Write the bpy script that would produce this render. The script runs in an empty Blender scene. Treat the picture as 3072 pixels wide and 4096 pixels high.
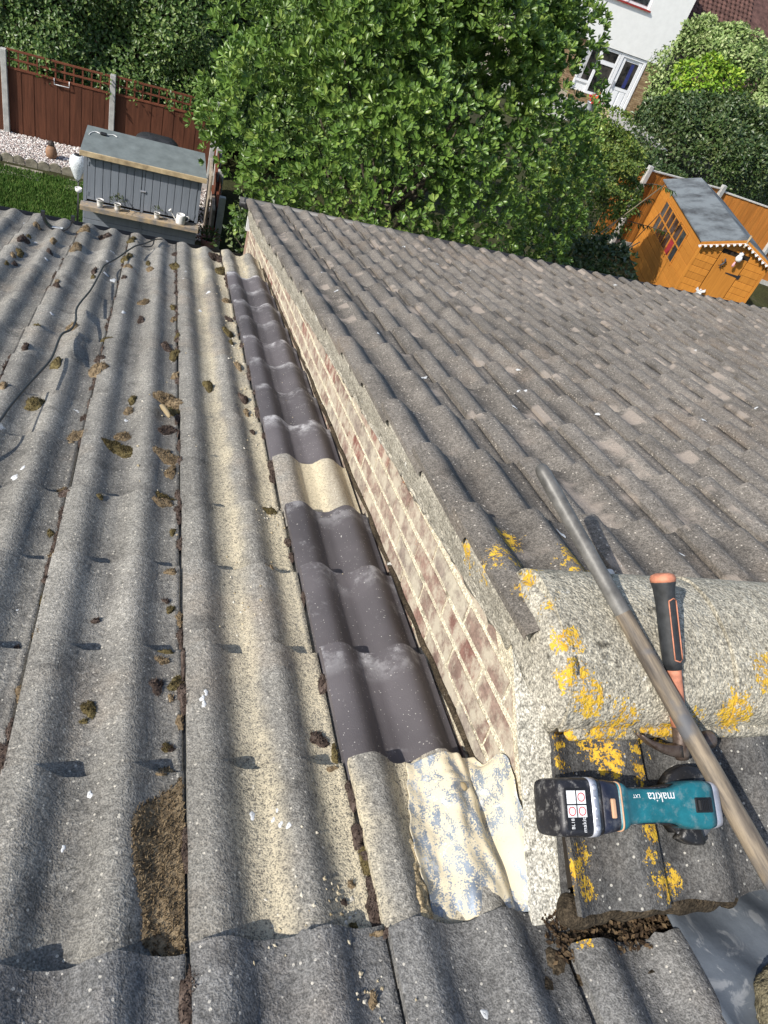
import bpy, bmesh, math, random
import numpy as np
from mathutils import Matrix, Vector
random.seed(7); rng=np.random.default_rng(7)
SC=bpy.context.scene; COL=SC.collection
# ---------------------------------------------------------------- camera
cam=bpy.data.cameras.new('camera'); camo=bpy.data.objects.new('camera',cam); COL.objects.link(camo)
cam.sensor_fit='VERTICAL'; cam.sensor_height=36; cam.sensor_width=27; cam.lens=2860/4096*36
cam.clip_start=.02; cam.clip_end=900
Rm=((0.94051314,-0.08271039,-0.32953608),(-0.17779782,0.70669191,-0.68481712),(0.28952198,0.70267029,0.64994729))
camo.matrix_world=Matrix.Translation((0,0,6))@Matrix(Rm).to_4x4()
SC.camera=camo
# ---------------------------------------------------------------- sky, sun, exposure
SUN=Vector((.74,.33,-.585)).normalized()          # direction the light travels
wd=bpy.data.worlds.new('World'); SC.world=wd; wd.use_nodes=True
sky=wd.node_tree.nodes.new('ShaderNodeTexSky'); sky.sky_type='NISHITA'; sky.sun_disc=False
sky.sun_elevation=math.asin(-SUN.z); sky.sun_rotation=math.atan2(-SUN.x,-SUN.y)
sky.air_density=1.0; sky.dust_density=1.2
wd.node_tree.links.new(sky.outputs[0],wd.node_tree.nodes['Background'].inputs[0])
wd.node_tree.nodes['Background'].inputs[1].default_value=.14
sl=bpy.data.lights.new('sun','SUN'); so=bpy.data.objects.new('sun',sl); COL.objects.link(so)
sl.energy=4.2; sl.angle=math.radians(.53); sl.color=(1,.95,.87)
so.location=(-20,-8,30); so.rotation_euler=SUN.to_track_quat('-Z','Y').to_euler()
SC.view_settings.view_transform='Standard'; SC.view_settings.look='None'
SC.view_settings.gamma=1; SC.view_settings.exposure=.46; SC.view_settings.use_curve_mapping=False
# ---------------------------------------------------------------- node helpers
def mk(name,rough=.8,spec=.3):
    m=bpy.data.materials.new(name); m.use_nodes=True; nt=m.node_tree; b=nt.nodes['Principled BSDF']
    b.inputs['Roughness'].default_value=rough; b.inputs['Specular IOR Level'].default_value=spec
    return m,nt,b
def nd(nt,t,ins=None,**pr):
    n=nt.nodes.new(t)
    for k,v in pr.items(): setattr(n,k,v)
    for k,v in (ins or {}).items():
        s=n.inputs[k]
        if hasattr(v,'is_output'): nt.links.new(v,s)
        elif v is not None: s.default_value=v
    return n
def col(c): return (c[0],c[1],c[2],1) if not isinstance(c,(int,float)) else (c,c,c,1)
def pos(nt): return nd(nt,'ShaderNodeNewGeometry').outputs['Position']
def noise(nt,sc,det=4,ro=.55,vec=None,dist=0.0):
    return nd(nt,'ShaderNodeTexNoise',{'Vector':vec if vec is not None else pos(nt),'Scale':sc,'Detail':det,'Roughness':ro,'Distortion':dist}).outputs['Fac']
def ramp(nt,f,*st,interp='LINEAR'):
    r=nd(nt,'ShaderNodeValToRGB',{'Fac':f}); e=r.color_ramp.elements; r.color_ramp.interpolation=interp
    while len(e)<len(st): e.new(.5)
    for i,(p,c) in enumerate(st): e[i].position=p; e[i].color=col(c)
    return r.outputs[0]
def mixc(nt,f,a,b,mode='MIX'):
    n=nd(nt,'ShaderNodeMix',data_type='RGBA',blend_type=mode)
    for i,v in ((0,f),(6,a),(7,b)):
        if hasattr(v,'is_output'): nt.links.new(v,n.inputs[i])
        else: n.inputs[i].default_value=v if i==0 else col(v)
    return n.outputs[2]
def mth(nt,op,a,b=0.,c=0.,clamp=False):
    n=nd(nt,'ShaderNodeMath',operation=op); n.use_clamp=clamp
    for i,v in enumerate((a,b,c)):
        if hasattr(v,'is_output'): nt.links.new(v,n.inputs[i])
        else: n.inputs[i].default_value=v
    return n.outputs[0]
def sstep(nt,x,a,b):
    n=nd(nt,'ShaderNodeMapRange',{'Value':x,'From Min':a,'From Max':b,'To Min':0.,'To Max':1.},interpolation_type='SMOOTHSTEP'); return n.outputs[0]
def bump(nt,b,h,st=.5,d=.01):
    n=nd(nt,'ShaderNodeBump',{'Height':h,'Strength':st,'Distance':d}); nt.links.new(n.outputs[0],b.inputs['Normal']); return n
def attr(nt,name): return nd(nt,'ShaderNodeAttribute',attribute_name=name).outputs['Fac']
def setc(nt,b,c,slot='Base Color'):
    if hasattr(c,'is_output'): nt.links.new(c,b.inputs[slot])
    else: b.inputs[slot].default_value=col(c)
def sep(nt): return nd(nt,'ShaderNodeSeparateXYZ',{0:pos(nt)}).outputs
def orand(nt): return nd(nt,'ShaderNodeObjectInfo').outputs['Random']
def simple(name,c,rough=.7,spec=.3,var=.15,sc=20,bsc=60,bst=.15,bd=.004,metal=0.,c2=None,det=5):
    m,nt,b=mk(name,rough,spec); b.inputs['Metallic'].default_value=metal
    c=tuple(c); d=c2 or tuple(x*(1-var*2) for x in c); l=tuple(min(1,x*(1+var)) for x in c)
    f=noise(nt,sc,det,.6); setc(nt,b,ramp(nt,f,(.3,d),(.7,l)))
    if bst: bump(nt,b,noise(nt,bsc,4,.6),bst,bd)
    return m
# ---------------------------------------------------------------- mesh helpers
def link(o,parent=None):
    COL.objects.link(o)
    if parent is not None: o.parent=parent
    return o
def tag(o,label=None,cat=None,group=None,kind=None):
    if label: o['label']=label
    if cat: o['category']=cat
    if group: o['group']=group
    if kind: o['kind']=kind
    return o
def empty(name,loc=(0,0,0),rot=None,label=None,cat=None,group=None,parent=None):
    o=bpy.data.objects.new(name,None); o.empty_display_size=.1
    link(o,parent)
    if isinstance(rot,Matrix): o.matrix_world=Matrix.Translation(loc)@rot.to_4x4()
    else:
        o.location=loc
        if rot: o.rotation_euler=rot
    return tag(o,label,cat,group)
def smooth(me,on=True):
    me.polygons.foreach_set('use_smooth',[on]*len(me.polygons))
class MB:
    def __init__(s): s.v=[]; s.f=[]
    def add(s,vs,fs,M=None):
        o=len(s.v); s.v+=[tuple(M@Vector(p)) if M is not None else tuple(p) for p in vs]
        s.f+=[tuple(i+o for i in f) for f in fs]; return s
    def box(s,a,b,M=None):
        x0,y0,z0=a; x1,y1,z1=b
        return s.add([(x0,y0,z0),(x1,y0,z0),(x1,y1,z0),(x0,y1,z0),(x0,y0,z1),(x1,y0,z1),(x1,y1,z1),(x0,y1,z1)],
            [(0,3,2,1),(4,5,6,7),(0,1,5,4),(1,2,6,5),(2,3,7,6),(3,0,4,7)],M)
    def loft(s,rings,cap=True,M=None,closed=True):
        n=len(rings[0]); vs=[p for r in rings for p in r]; fs=[]
        for i in range(len(rings)-1):
            for j in range(n if closed else n-1):
                k=(j+1)%n; fs.append((i*n+j,i*n+k,(i+1)*n+k,(i+1)*n+j))
        if cap: fs.append(tuple(range(n-1,-1,-1))); fs.append(tuple((len(rings)-1)*n+j for j in range(n)))
        return s.add(vs,fs,M)
    def cyl(s,p0,p1,r0,r1=None,n=12,cap=True,M=None):
        r1=r0 if r1 is None else r1
        p0=Vector(p0);p1=Vector(p1);q=(p1-p0).to_track_quat('Z','Y')
        R=[[p+q@Vector((r*math.cos(2*math.pi*j/n),r*math.sin(2*math.pi*j/n),0)) for j in range(n)] for p,r in((p0,r0),(p1,r1))]
        return s.loft(R,cap,M)
    def tube(s,pts,r,n=8,M=None):
        pts=[Vector(p) for p in pts]; rs=r if isinstance(r,(list,tuple)) else [r]*len(pts); R=[]
        for i,p in enumerate(pts):
            t=(pts[min(i+1,len(pts)-1)]-pts[max(i-1,0)]).normalized(); q=t.to_track_quat('Z','Y')
            R.append([p+q@Vector((rs[i]*math.cos(2*math.pi*j/n),rs[i]*math.sin(2*math.pi*j/n),0)) for j in range(n)])
        return s.loft(R,True,M)
    def lathe(s,prof,n=16,c=(0,0,0),M=None):
        R=[[(c[0]+r*math.cos(2*math.pi*j/n),c[1]+r*math.sin(2*math.pi*j/n),c[2]+z) for j in range(n)] for r,z in prof]
        return s.loft(R,True,M)
    def build(s,name,mat,parent=None,sm=False,bev=0,seg=2):
        me=bpy.data.meshes.new(name); me.from_pydata(s.v,[],s.f); me.validate()
        if sm: smooth(me)
        if mat: me.materials.append(mat)
        o=link(bpy.data.objects.new(name,me),parent)
        if bev:
            b=o.modifiers.new('b','BEVEL'); b.width=bev; b.segments=seg; b.limit_method='ANGLE'; b.angle_limit=math.radians(40)
        return o
def inst(name,me,M,parent=None):
    o=bpy.data.objects.new(name,me); link(o,parent); o.matrix_local=M; return o
def np_mesh(name,V,F,mat,parent=None,sm=False,attrs=None):
    me=bpy.data.meshes.new(name); V=np.asarray(V,dtype=np.float32); F=np.asarray(F,dtype=np.int32); k=F.shape[1]
    me.vertices.add(len(V)); me.vertices.foreach_set('co',V.ravel())
    me.loops.add(F.size); me.loops.foreach_set('vertex_index',F.ravel())
    me.polygons.add(len(F)); me.polygons.foreach_set('loop_start',np.arange(0,F.size,k,dtype=np.int32)); me.polygons.foreach_set('loop_total',np.full(len(F),k,dtype=np.int32))
    for nm,a in (attrs or {}).items():
        at=me.attributes.new(nm,'FLOAT','POINT'); at.data.foreach_set('value',np.asarray(a,dtype=np.float32))
    me.update(calc_edges=True); smooth(me,sm)
    me.materials.append(mat)
    return link(bpy.data.objects.new(name,me),parent)
def unit(a): return a/np.maximum(np.linalg.norm(a,axis=-1,keepdims=True),1e-9)
BIGLEAF=(np.array([(0,0,0),(0,.62,-.06),(0,1.,.02),(-.17,.5,.02),(-.21,.82,.03),(.17,.5,.02),(.21,.82,.03)]),np.array([(0,1,3),(1,4,3),(1,2,4),(0,5,1),(1,5,6),(1,6,2)]))
SMALL=(np.array([(0,0,0),(-.3,.45,.08),(0,1,0),(.3,.45,.08)]),np.array([(0,2,1),(0,3,2)]))
NARROW=(np.array([(0,0,0),(-.13,.4,.05),(0,1,-.1),(.13,.4,.05)]),np.array([(0,2,1),(0,3,2)]))
def leaves(name,P,D,N,S,shape,mat,parent=None,rnd=None):
    """P base, D direction, N normal, S length"""
    vs,fs=shape; D=unit(D); X=unit(np.cross(D,N)); Z=np.cross(X,D); n=len(P); k=len(vs)
    V=P[:,None]+S[:,None,None]*(vs[None,:,0,None]*X[:,None]+vs[None,:,1,None]*D[:,None]+vs[None,:,2,None]*Z[:,None])
    F=(fs[None]+(np.arange(n)*k)[:,None,None]).reshape(-1,3)
    r=rng.random(n) if rnd is None else rnd
    return np_mesh(name,V.reshape(-1,3),F,mat,parent,False,{'rnd':np.repeat(r,k)})
def rdir(n):
    return unit(rng.normal(size=(n,3)))
def leaf_mat(name,dark,light,yellow=None,rough=.38,spec=.5,trans=.35,edge=None):
    m,nt,b=mk(name,rough,spec)
    c=ramp(nt,attr(nt,'rnd'),(.0,dark),(.65,light),(1.,yellow or light))
    big=noise(nt,1.1,3); c=mixc(nt,.5,c,ramp(nt,big,(.3,.62),(.7,1.25)),'MULTIPLY')
    setc(nt,b,c)
    tr=nd(nt,'ShaderNodeBsdfTranslucent',{'Color':c}); mx=nd(nt,'ShaderNodeMixShader',{0:trans*.5})
    nt.links.new(b.outputs[0],mx.inputs[1]); nt.links.new(tr.outputs[0],mx.inputs[2])
    nt.links.new(mx.outputs[0],nt.nodes['Material Output'].inputs[0])
    return m
# ---------------------------------------------------------------- roof frames (metres; eye at 0,0,6)
p1=math.radians(13.8); vL=Vector((0,math.cos(p1),-math.sin(p1))); nL=Vector((0,math.sin(p1),math.cos(p1))); OL=Vector((0,0,6))-nL*1.083
def L(u,v,h=0.): return OL+Vector((u,0,0))+vL*v+nL*h
ML=Matrix(((1,0,0),(0,vL.y,nL.y),(0,vL.z,nL.z))).to_4x4()
p2=math.radians(15.875); v2=Vector((0,math.cos(p2),-math.sin(p2))); n2=Vector((0,math.sin(p2),math.cos(p2))); O2=Vector((0,0,6))-n2*.6483
def kick(u,v): t=min(1,max(0,(v-4.2)/2.17)); return (.045+.014*(u-.95))*t*t
def T2(u,v,h=0.): return O2+Vector((u,0,0))+v2*v+n2*(h+kick(u,v))
pb=math.radians(25); tb=math.tan(pb)
def BK(x,y,h=0.): return Vector((x,y-math.sin(pb)*h,6-.875-(.65-y)*tb+math.cos(pb)*h))
WX=.704
# ---------------------------------------------------------------- lichen mask group
LICH=[]
def lichen_group():
    g=bpy.data.node_groups.new('lichen','ShaderNodeTree')
    g.interface.new_socket('Mask',in_out='OUTPUT',socket_type='NodeSocketFloat')
    out=g.nodes.new('NodeGroupOutput'); P=pos(g); acc=None
    for (p,r) in LICH:
        d=nd(g,'ShaderNodeVectorMath',{0:P,1:tuple(p)},operation='DISTANCE').outputs['Value']
        f=mth(g,'SUBTRACT',1.,mth(g,'DIVIDE',d,r))
        acc=f if acc is None else mth(g,'MAXIMUM',acc,f)
    acc=mth(g,'MAXIMUM',acc,0.)
    n=noise(g,210,3,.65,P); n2_=noise(g,60,4,.65,P)
    t=mth(g,'ADD',mth(g,'MULTIPLY',n,.55),mth(g,'MULTIPLY',n2_,.7))
    t=mth(g,'ADD',t,mth(g,'MULTIPLY',mth(g,'MINIMUM',acc,.55),.36))
    s=mth(g,'MULTIPLY',sstep(g,t,.785,.82),mth(g,'GREATER_THAN',acc,.001))
    g.links.new(s,out.inputs[0]); return g
for p,r in [((.704,.491),.03),((.771,.479),.05),((.788,.464),.045),((.704,.463),.03),((.862,.499),.03),((.868,.483),.04),((.76,.505),.04),((.9,.5),.04),((.711,.334),.03),((.846,.356),.03),((.829,.327),.025),((.876,.291),.035),((.854,.282),.03),((.835,.285),.03),((.688,.31),.03),((.712,.289),.03),((.845,.444),.03),((.74,.44),.03)]: LICH.append((BK(*p),r))
for p,r in [((.70,.68,-.85),.04),((.70,.61,-.84),.04),((.70,.56,-.86),.045),((.73,.53,-.88),.05),((.70,.75,-.87),.045),((.78,.79,-.9),.05),((.83,.80,-.9),.05),((.9,.78,-.9),.04),((1.1,.56,-.85),.05),((1.04,.51,-.9),.06),((.95,.52,-.92),.04),((.80,.51,-.91),.05),((.69,.85,-.93),.06),((.68,.93,-.98),.05),((.86,.86,-.92),.06),((.75,.95,-.94),.05)]: LICH.append((Vector((p[0],p[1],6+p[2])),r))
for (u,v),r in [((.694,.498),.022),((.691,.476),.024),((.698,.453),.03),((.861,.478),.018),((.877,.456),.014),((.849,.46),.02),((.748,.511),.02),((.092,.569),.018),((.116,.571),.014),((.56,.42),.02),((.55,.565),.016)]: LICH.append((L(u,v,.02),r))
LG=lichen_group()
def add_lichen(nt,c):
    g=nd(nt,'ShaderNodeGroup'); g.node_tree=LG
    yc=ramp(nt,noise(nt,60,2),(.35,(.46,.24,.025)),(.65,(.62,.40,.045)))
    return mixc(nt,g.outputs[0],c,yc)
# ---------------------------------------------------------------- roof materials
def tile_mat(name,dark,light,grain,spots=.5,dust=None,lich=False,pink=None,bst=.55,streak=True):
    m,nt,b=mk(name,.92,.2)
    P=pos(nt); h=attr(nt,'h'); X,Y,Z=sep(nt)
    big=noise(nt,2.3,5,.6,P); mid=noise(nt,14,4,.65,P)
    c=ramp(nt,mth(nt,'ADD',mth(nt,'MULTIPLY',big,.55),mth(nt,'MULTIPLY',mid,.45)),(.36,dark),(.64,light))
    c=mixc(nt,1.,c,ramp(nt,orand(nt),(0,.8),(1,1.2)),'MULTIPLY')
    mps=nd(nt,'ShaderNodeMapping',{0:P,'Scale':(26,2.2,2.2)}).outputs[0]; c=mixc(nt,.7,c,ramp(nt,noise(nt,1.,5,.65,mps),(.3,.74),(.7,1.22)),'MULTIPLY')
    c=mixc(nt,mth(nt,'MULTIPLY',h,.35),c,tuple(min(1,x*1.35) for x in light))   # paler towards the crests
    bt_=noise(nt,1.7,5,.7,P); c=mixc(nt,mth(nt,'MULTIPLY',sstep(nt,bt_,.5,.66),.5),c,(light[0]*1.02,light[1]*.9,light[2]*.8))
    st_=noise(nt,6.5,6,.7,P); c=mixc(nt,mth(nt,'MULTIPLY',sstep(nt,st_,.53,.68),.55),c,tuple(x*.62 for x in dark))
    g1=noise(nt,330,2,.5,P); g2=noise(nt,120,3,.6,P)
    c=mixc(nt,1.,c,ramp(nt,g2,(.3,.66),(.7,1.34)),'MULTIPLY')
    c=mixc(nt,1.,c,ramp(nt,g1,(.36,.66),(.64,1.32)),'MULTIPLY')
    vo=nd(nt,'ShaderNodeTexVoronoi',{'Vector':P,'Scale':105.}); gr=mth(nt,'LESS_THAN',vo.outputs['Distance'],.23)
    rn=nd(nt,'ShaderNodeSeparateColor',{0:vo.outputs['Color']}).outputs[0]
    gr=mth(nt,'MULTIPLY',gr,mth(nt,'GREATER_THAN',rn,.80)); c=mixc(nt,mth(nt,'MULTIPLY',gr,.8),c,grain)
    if pink:
        pn=noise(nt,5.5,3,.5,P); pm=mth(nt,'MULTIPLY',sstep(nt,pn,.58,.66),mth(nt,'LESS_THAN',h,.75)); c=mixc(nt,mth(nt,'MULTIPLY',pm,.7),c,pink)
    if dust:
        d0=sstep(nt,X,.12,.32) if dust!='all' else None
        dn=noise(nt,3.,4,.65,P); pan=mth(nt,'SUBTRACT',1.,h)
        dm=mth(nt,'MULTIPLY',sstep(nt,mth(nt,'ADD',dn,mth(nt,'MULTIPLY',pan,.42)),.55,1.0),mth(nt,'ADD',.12,mth(nt,'MULTIPLY',sstep(nt,mth(nt,'ADD',mth(nt,'MULTIPLY',g1,.6),mth(nt,'MULTIPLY',g2,.4)),.36,.56),.85)))
        if d0 is not None:
            dm=mth(nt,'MULTIPLY',dm,d0); dm=mth(nt,'MULTIPLY',dm,mth(nt,'ADD',.25,mth(nt,'MULTIPLY',sstep(nt,Y,.28,.34),.75)))
        else: dm=mth(nt,'MULTIPLY',mth(nt,'ADD',dm,.25),sstep(nt,X,.47,.52),clamp=True)
        c=mixc(nt,mth(nt,'MINIMUM',dm,.92),c,(.60,.52,.36))
    # white lichen / droppings
    v2_=nd(nt,'ShaderNodeTexVoronoi',{'Vector':P,'Scale':5.2}); sc_=nd(nt,'ShaderNodeSeparateColor',{0:v2_.outputs['Color']})
    rr=mth(nt,'MULTIPLY',mth(nt,'POWER',sc_.outputs[1],3.),.13)
    dd=mth(nt,'ADD',v2_.outputs['Distance'],mth(nt,'MULTIPLY',mth(nt,'SUBTRACT',noise(nt,70,3,.6,P),.5),.16))
    sp=mth(nt,'MULTIPLY',mth(nt,'LESS_THAN',dd,rr),mth(nt,'GREATER_THAN',sc_.outputs[0],1-spots))
    sp=mth(nt,'MULTIPLY',sp,sstep(nt,noise(nt,160,2,.5,P),.38,.52)); c=mixc(nt,mth(nt,'MULTIPLY',sp,.85),c,(.62,.63,.62))
    if lich: c=add_lichen(nt,c)
    setc(nt,b,c)
    bump(nt,b,mth(nt,'ADD',mth(nt,'MULTIPLY',g1,.7),mth(nt,'MULTIPLY',g2,1.)),bst,.006)
    return m
M_left=tile_mat('weathered_grey_tile',(.118,.112,.102),(.262,.247,.215),(.54,.50,.42),.45,dust=True,lich=True)
M_right=tile_mat('weathered_brown_tile',(.095,.085,.074),(.185,.166,.143),(.52,.47,.4),.4,lich=True,pink=(.33,.28,.235))
M_leftd=tile_mat('old_dark_grey_tile',(.075,.074,.073),(.185,.18,.17),(.5,.47,.41),.6,lich=True)
M_back=tile_mat('dark_weathered_tile',(.05,.05,.05),(.13,.127,.12),(.45,.43,.38),.5,lich=True)
M_dusty=tile_mat('dust_covered_tile',(.17,.16,.145),(.3,.285,.25),(.55,.5,.4),.1,dust='all')
def newtile_mat():
    m,nt,b=mk('new_dark_tile',.72,.35); P=pos(nt)
    c=ramp(nt,noise(nt,4,4,.6,P),(.3,(.066,.059,.062)),(.7,(.105,.094,.098)))
    c=mixc(nt,1.,c,ramp(nt,orand(nt),(0,.85),(1,1.2)),'MULTIPLY')
    c=mixc(nt,sstep(nt,noise(nt,7,5,.7,P),.60,.78),c,(.27,.26,.265))
    c=mixc(nt,sstep(nt,noise(nt,190,2,.5,P),.69,.73),c,(.42,.40,.37))
    e=attr(nt,'edge'); en=mth(nt,'MULTIPLY',mth(nt,'MULTIPLY',e,mth(nt,'ADD',.35,mth(nt,'MULTIPLY',orand(nt),.65))),sstep(nt,noise(nt,17,5,.7,P),.42,.66)); c=mixc(nt,mth(nt,'MULTIPLY',en,.8),c,(.58,.57,.57))
    setc(nt,b,c); bump(nt,b,noise(nt,300,3,.6,P),.28,.003); return m
M_new=newtile_mat()
def mortar_mat(name,a,bc,lich=True,sc=9):
    m,nt,b=mk(name,.95,.15); P=pos(nt)
    c=ramp(nt,noise(nt,sc,6,.68,P),(.3,a),(.7,bc)); c=mixc(nt,1.,c,ramp(nt,noise(nt,110,3,.6,P),(.3,.6),(.7,1.35)),'MULTIPLY')
    c=mixc(nt,sstep(nt,noise(nt,22,4,.6,P),.60,.72),c,tuple(x*.38 for x in a))
    c=mixc(nt,sstep(nt,noise(nt,16,4,.7,P),.64,.72),c,(.62,.61,.56)); gv=noise(nt,260,2,.5,P); c=mixc(nt,1.,c,ramp(nt,gv,(.36,.6),(.64,1.4)),'MULTIPLY')
    if lich: c=add_lichen(nt,c)
    setc(nt,b,c); bump(nt,b,mth(nt,'ADD',noise(nt,40,6,.65,P),mth(nt,'MULTIPLY',noise(nt,200,2,.5,P),.4)),.8,.012); return m
M_ridge=mortar_mat('lichened_ridge_concrete',(.27,.245,.19),(.46,.425,.34))
M_mortar=mortar_mat('old_verge_mortar',(.26,.24,.195),(.44,.41,.34))
M_joint=mortar_mat('cream_brick_mortar',(.50,.44,.32),(.66,.60,.46),False,6)
M_strip=mortar_mat('pale_cement_strip',(.42,.40,.34),(.58,.56,.49),True)
M_mud=mortar_mat('damp_mud',(.028,.022,.015),(.085,.065,.042),False)
M_sandm=mortar_mat('sandy_mortar',(.34,.26,.15),(.56,.46,.29),False)
def brick_mat():
    m,nt,b=mk('verge_brick',.93,.15); P=pos(nt)
    c=ramp(nt,orand(nt),(0,(.25,.21,.175)),(.3,(.28,.20,.16)),(.55,(.20,.135,.11)),(.75,(.22,.10,.08)),(.9,(.29,.22,.175)),(1,(.15,.085,.07)))
    c=mixc(nt,.85,c,ramp(nt,noise(nt,55,5,.7,P),(.3,.55),(.7,1.45)),'MULTIPLY')
    c=mixc(nt,mth(nt,'MULTIPLY',sstep(nt,noise(nt,13,6,.75,P),.40,.60),.75),c,(.54,.49,.38))
    c=mixc(nt,sstep(nt,noise(nt,30,3,.6,P),.70,.76),c,(.42,.19,.10))
    setc(nt,b,c); bump(nt,b,noise(nt,90,5,.7,P),.6,.008); return m
M_brick=brick_mat()
M_black=simple('black_plastic',(.018,.018,.02),.45,.45,.2,30,200,.1,.001)
M_deck=simple('roof_underlay',(.03,.025,.02),.95,.1)
# ---------------------------------------------------------------- tile meshes
def prof(u,H,R=.062):
    z=0
    for c in (-.108,.042,.192,.342):
        t=abs(u-c)/R
        if t<1: z=max(z,H*math.cos(math.pi/2*t)**1.6)
    return z
def tile_mesh(name,mat,w0=0.,w1=.312,Ltile=.40,H=.033,tilt=.075,thick=.013,nu=30,seed=0,nv=4,wob=.0015):
    r=random.Random(seed); us=[w0+(min(w1,.294)-w0)*i/(nu-3) for i in range(nu-2)]+[min(w1,.294)+(w1-min(w1,.294))*q for q in (.17,.25,1.)] if w1>.29 else [w0+(w1-w0)*i/nu for i in range(nu+1)]; ys=[-Ltile,-.24,-.10,-.045,-.014,0.]; nv=5
    c0=[r.uniform(-1,1) for _ in range(9)]; chip=[wob*(c0[int(i/nu*7.99)]*(1-(i/nu*8)%1)+c0[min(8,int(i/nu*7.99)+1)]*((i/nu*8)%1)) for i in range(nu+1)]
    def z(u,y):
        lift=.007*max(0,1-(u-w0)/.03) if w0==0 else 0
        drop=-.016*min(1,max(0,(u-.294)/.003))
        return prof(u,H)+lift+drop+tilt*y
    V=[];F=[];h=[];e=[]
    for j,y in enumerate(ys):
        for i,u in enumerate(us):
            V.append((u,y+(chip[i]*2 if j==nv else 0),z(u,y)+r.uniform(-wob,wob)*.4)); h.append(prof(u,H)/H)
            e.append(1. if j>=nv-1 else (.55 if j==nv-2 else 0.))
    n=nu+1
    for j in range(nv):
        for i in range(nu): F.append((j*n+i,j*n+i+1,(j+1)*n+i+1,(j+1)*n+i))
    # tail edge
    o=len(V)
    for i,u in enumerate(us):
        x,y,zz=V[nv*n+i]; V+=[(x,y,zz),(x,y-.001,zz-thick)]; h+=[h[nv*n+i]]*2; e+=[1.,.6]
    for i in range(nu): F.append((o+2*i,o+2*i+2,o+2*i+3,o+2*i+1))
    # under side of the tail
    o2=len(V)
    for i,u in enumerate(us):
        V+=[V[o+2*i+1],(u,-.12,z(u,-.12)-thick)]; h+=[0,0]; e+=[0,0]
    for i in range(nu): F.append((o2+2*i,o2+2*i+2,o2+2*i+3,o2+2*i+1))
    # side edges
    for side,i0 in ((0,0),(1,nu)):
        o=len(V)
        for j,y in enumerate(ys):
            x,yy,zz=V[j*n+i0]; V+=[(x,yy,zz),(x,yy,zz-thick)]; h+=[.3,.2]; e+=[.3*side,.1]
        for j in range(nv):
            q=(o+2*j,o+2*j+2,o+2*j+3,o+2*j+1); F.append(q if side==0 else q[::-1])
    me=bpy.data.meshes.new(name); me.from_pydata(V,[],F)
    for nm,a in (('h',h),('edge',e)):
        at=me.attributes.new(nm,'FLOAT','POINT'); at.data.foreach_set('value',a)
    smooth(me); me.materials.append(mat); return me
TL=[tile_mesh('roof_tile',M_left,seed=i,wob=.0022,H=.029) for i in range(4)]
TR=[tile_mesh('roof_tile',M_right,seed=10+i,wob=.0025) for i in range(4)]
TLD=[tile_mesh('roof_tile',M_leftd,seed=20+i,wob=.003,H=.029) for i in range(2)]
TN=tile_mesh('roof_tile',M_new,w1=.262,seed=31,wob=.0006,thick=.016)
TD=tile_mesh('roof_tile',M_dusty,w1=.262,seed=32)
TDO=tile_mesh('roof_tile',M_left,w1=.262,seed=33,wob=.003)
TBK=[tile_mesh('roof_tile',M_back,seed=40+i,H=.022,wob=.003) for i in range(2)]; TBKc=tile_mesh('roof_tile',M_back,w1=.170,seed=45,H=.022,wob=.003)
def jit(a): return random.uniform(-a,a)
def tmat(base,R,o,jx=.002,jy=.004,jr=.006):
    return Matrix.Translation(o)@R@Matrix.Translation((jit(jx),jit(jy),0))@Matrix.Rotation(jit(jr),4,'Z')@Matrix.Rotation(jit(.004),4,'X')
# ---------------------------------------------------------------- lower house (the roof stood on)
house1=empty('house',(0,0,0),label='house under the lower grey ribbed roof with a strip of new dark tiles',cat='house')
d=MB(); a=[L(-6,-1.2,-.05),L(.70,-1.2,-.05),L(.70,5.33,-.05),L(-6,5.33,-.05)]; a2=[L(.70,-1.2,-.05),L(1.9,-1.2,-.05),L(1.9,.34,-.05),L(.70,.34,-.05)]
for q in (a,a2): d.add([*q,*[x-nL*.03 for x in q]],[(0,1,2,3),(7,6,5,4),(0,4,5,1),(1,5,6,2),(2,6,7,3),(3,7,4,0)])
roof1=d.build('roof',M_deck,house1)
S0=.128; G=.3196; V0=.579
for k in range(-3,16):
    vk=V0+G*k
    for j in range(-5,4):
        u=S0+.3004*j
        if k>=1 and j>=2 or (k<1 and j>3): continue
        if j<=-2 and k<0: continue
        if j<-3 and k<8: continue
        if k==0 and j==2: vk_=vk-.065
        elif k==0 and j==3: continue
        else: vk_=vk
        if j==1 and k>=1:
            if 2<=k<=13: me=TD if k==5 else TN; nm='roof_tile'
            elif k==1: me=TDO; nm='roof_tile'
            else: me=TDO; nm='roof_tile'
            o=inst(nm,me,tmat(None,ML,L(u,vk_,.004),.001,.002,.002),roof1)
            if k in (2,9) : o['label']='new dark brown grey roof tile with chalky white front edge'
            if k==5: o['label']='new roof tile covered in cream stone dust'
            continue
        inst('roof_tile',TL[(k*5+j*3)%4] if k>0 else TLD[(k+j)%2],tmat(None,ML,L(u,vk_,-.004 if j<2 else 0)),roof1)
# gutter, fascia, front wall of the lower house
g=MB()
ye,ze=L(0,5.36)[1:3]
prof_g=[(-.055,.0),(-.05,-.035),(-.03,-.055),(0,-.062),(.03,-.055),(.05,-.035),(.055,.0),(.05,.0),(.045,-.03),(.025,-.048),(0,-.055),(-.025,-.048),(-.045,-.03),(-.05,0)]
g.loft([[(x,ye+.045+a,ze-.02+b) for a,b in prof_g] for x in (-6,.66)]); g.build('gutter',M_black,house1,True)
M_render1=simple('house_wall_brick',(.3,.2,.15),.9)
MB().box((-6,4.2,0),(.70,ye-.06,ze-.12)).build('wall',M_render1,house1)
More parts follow.
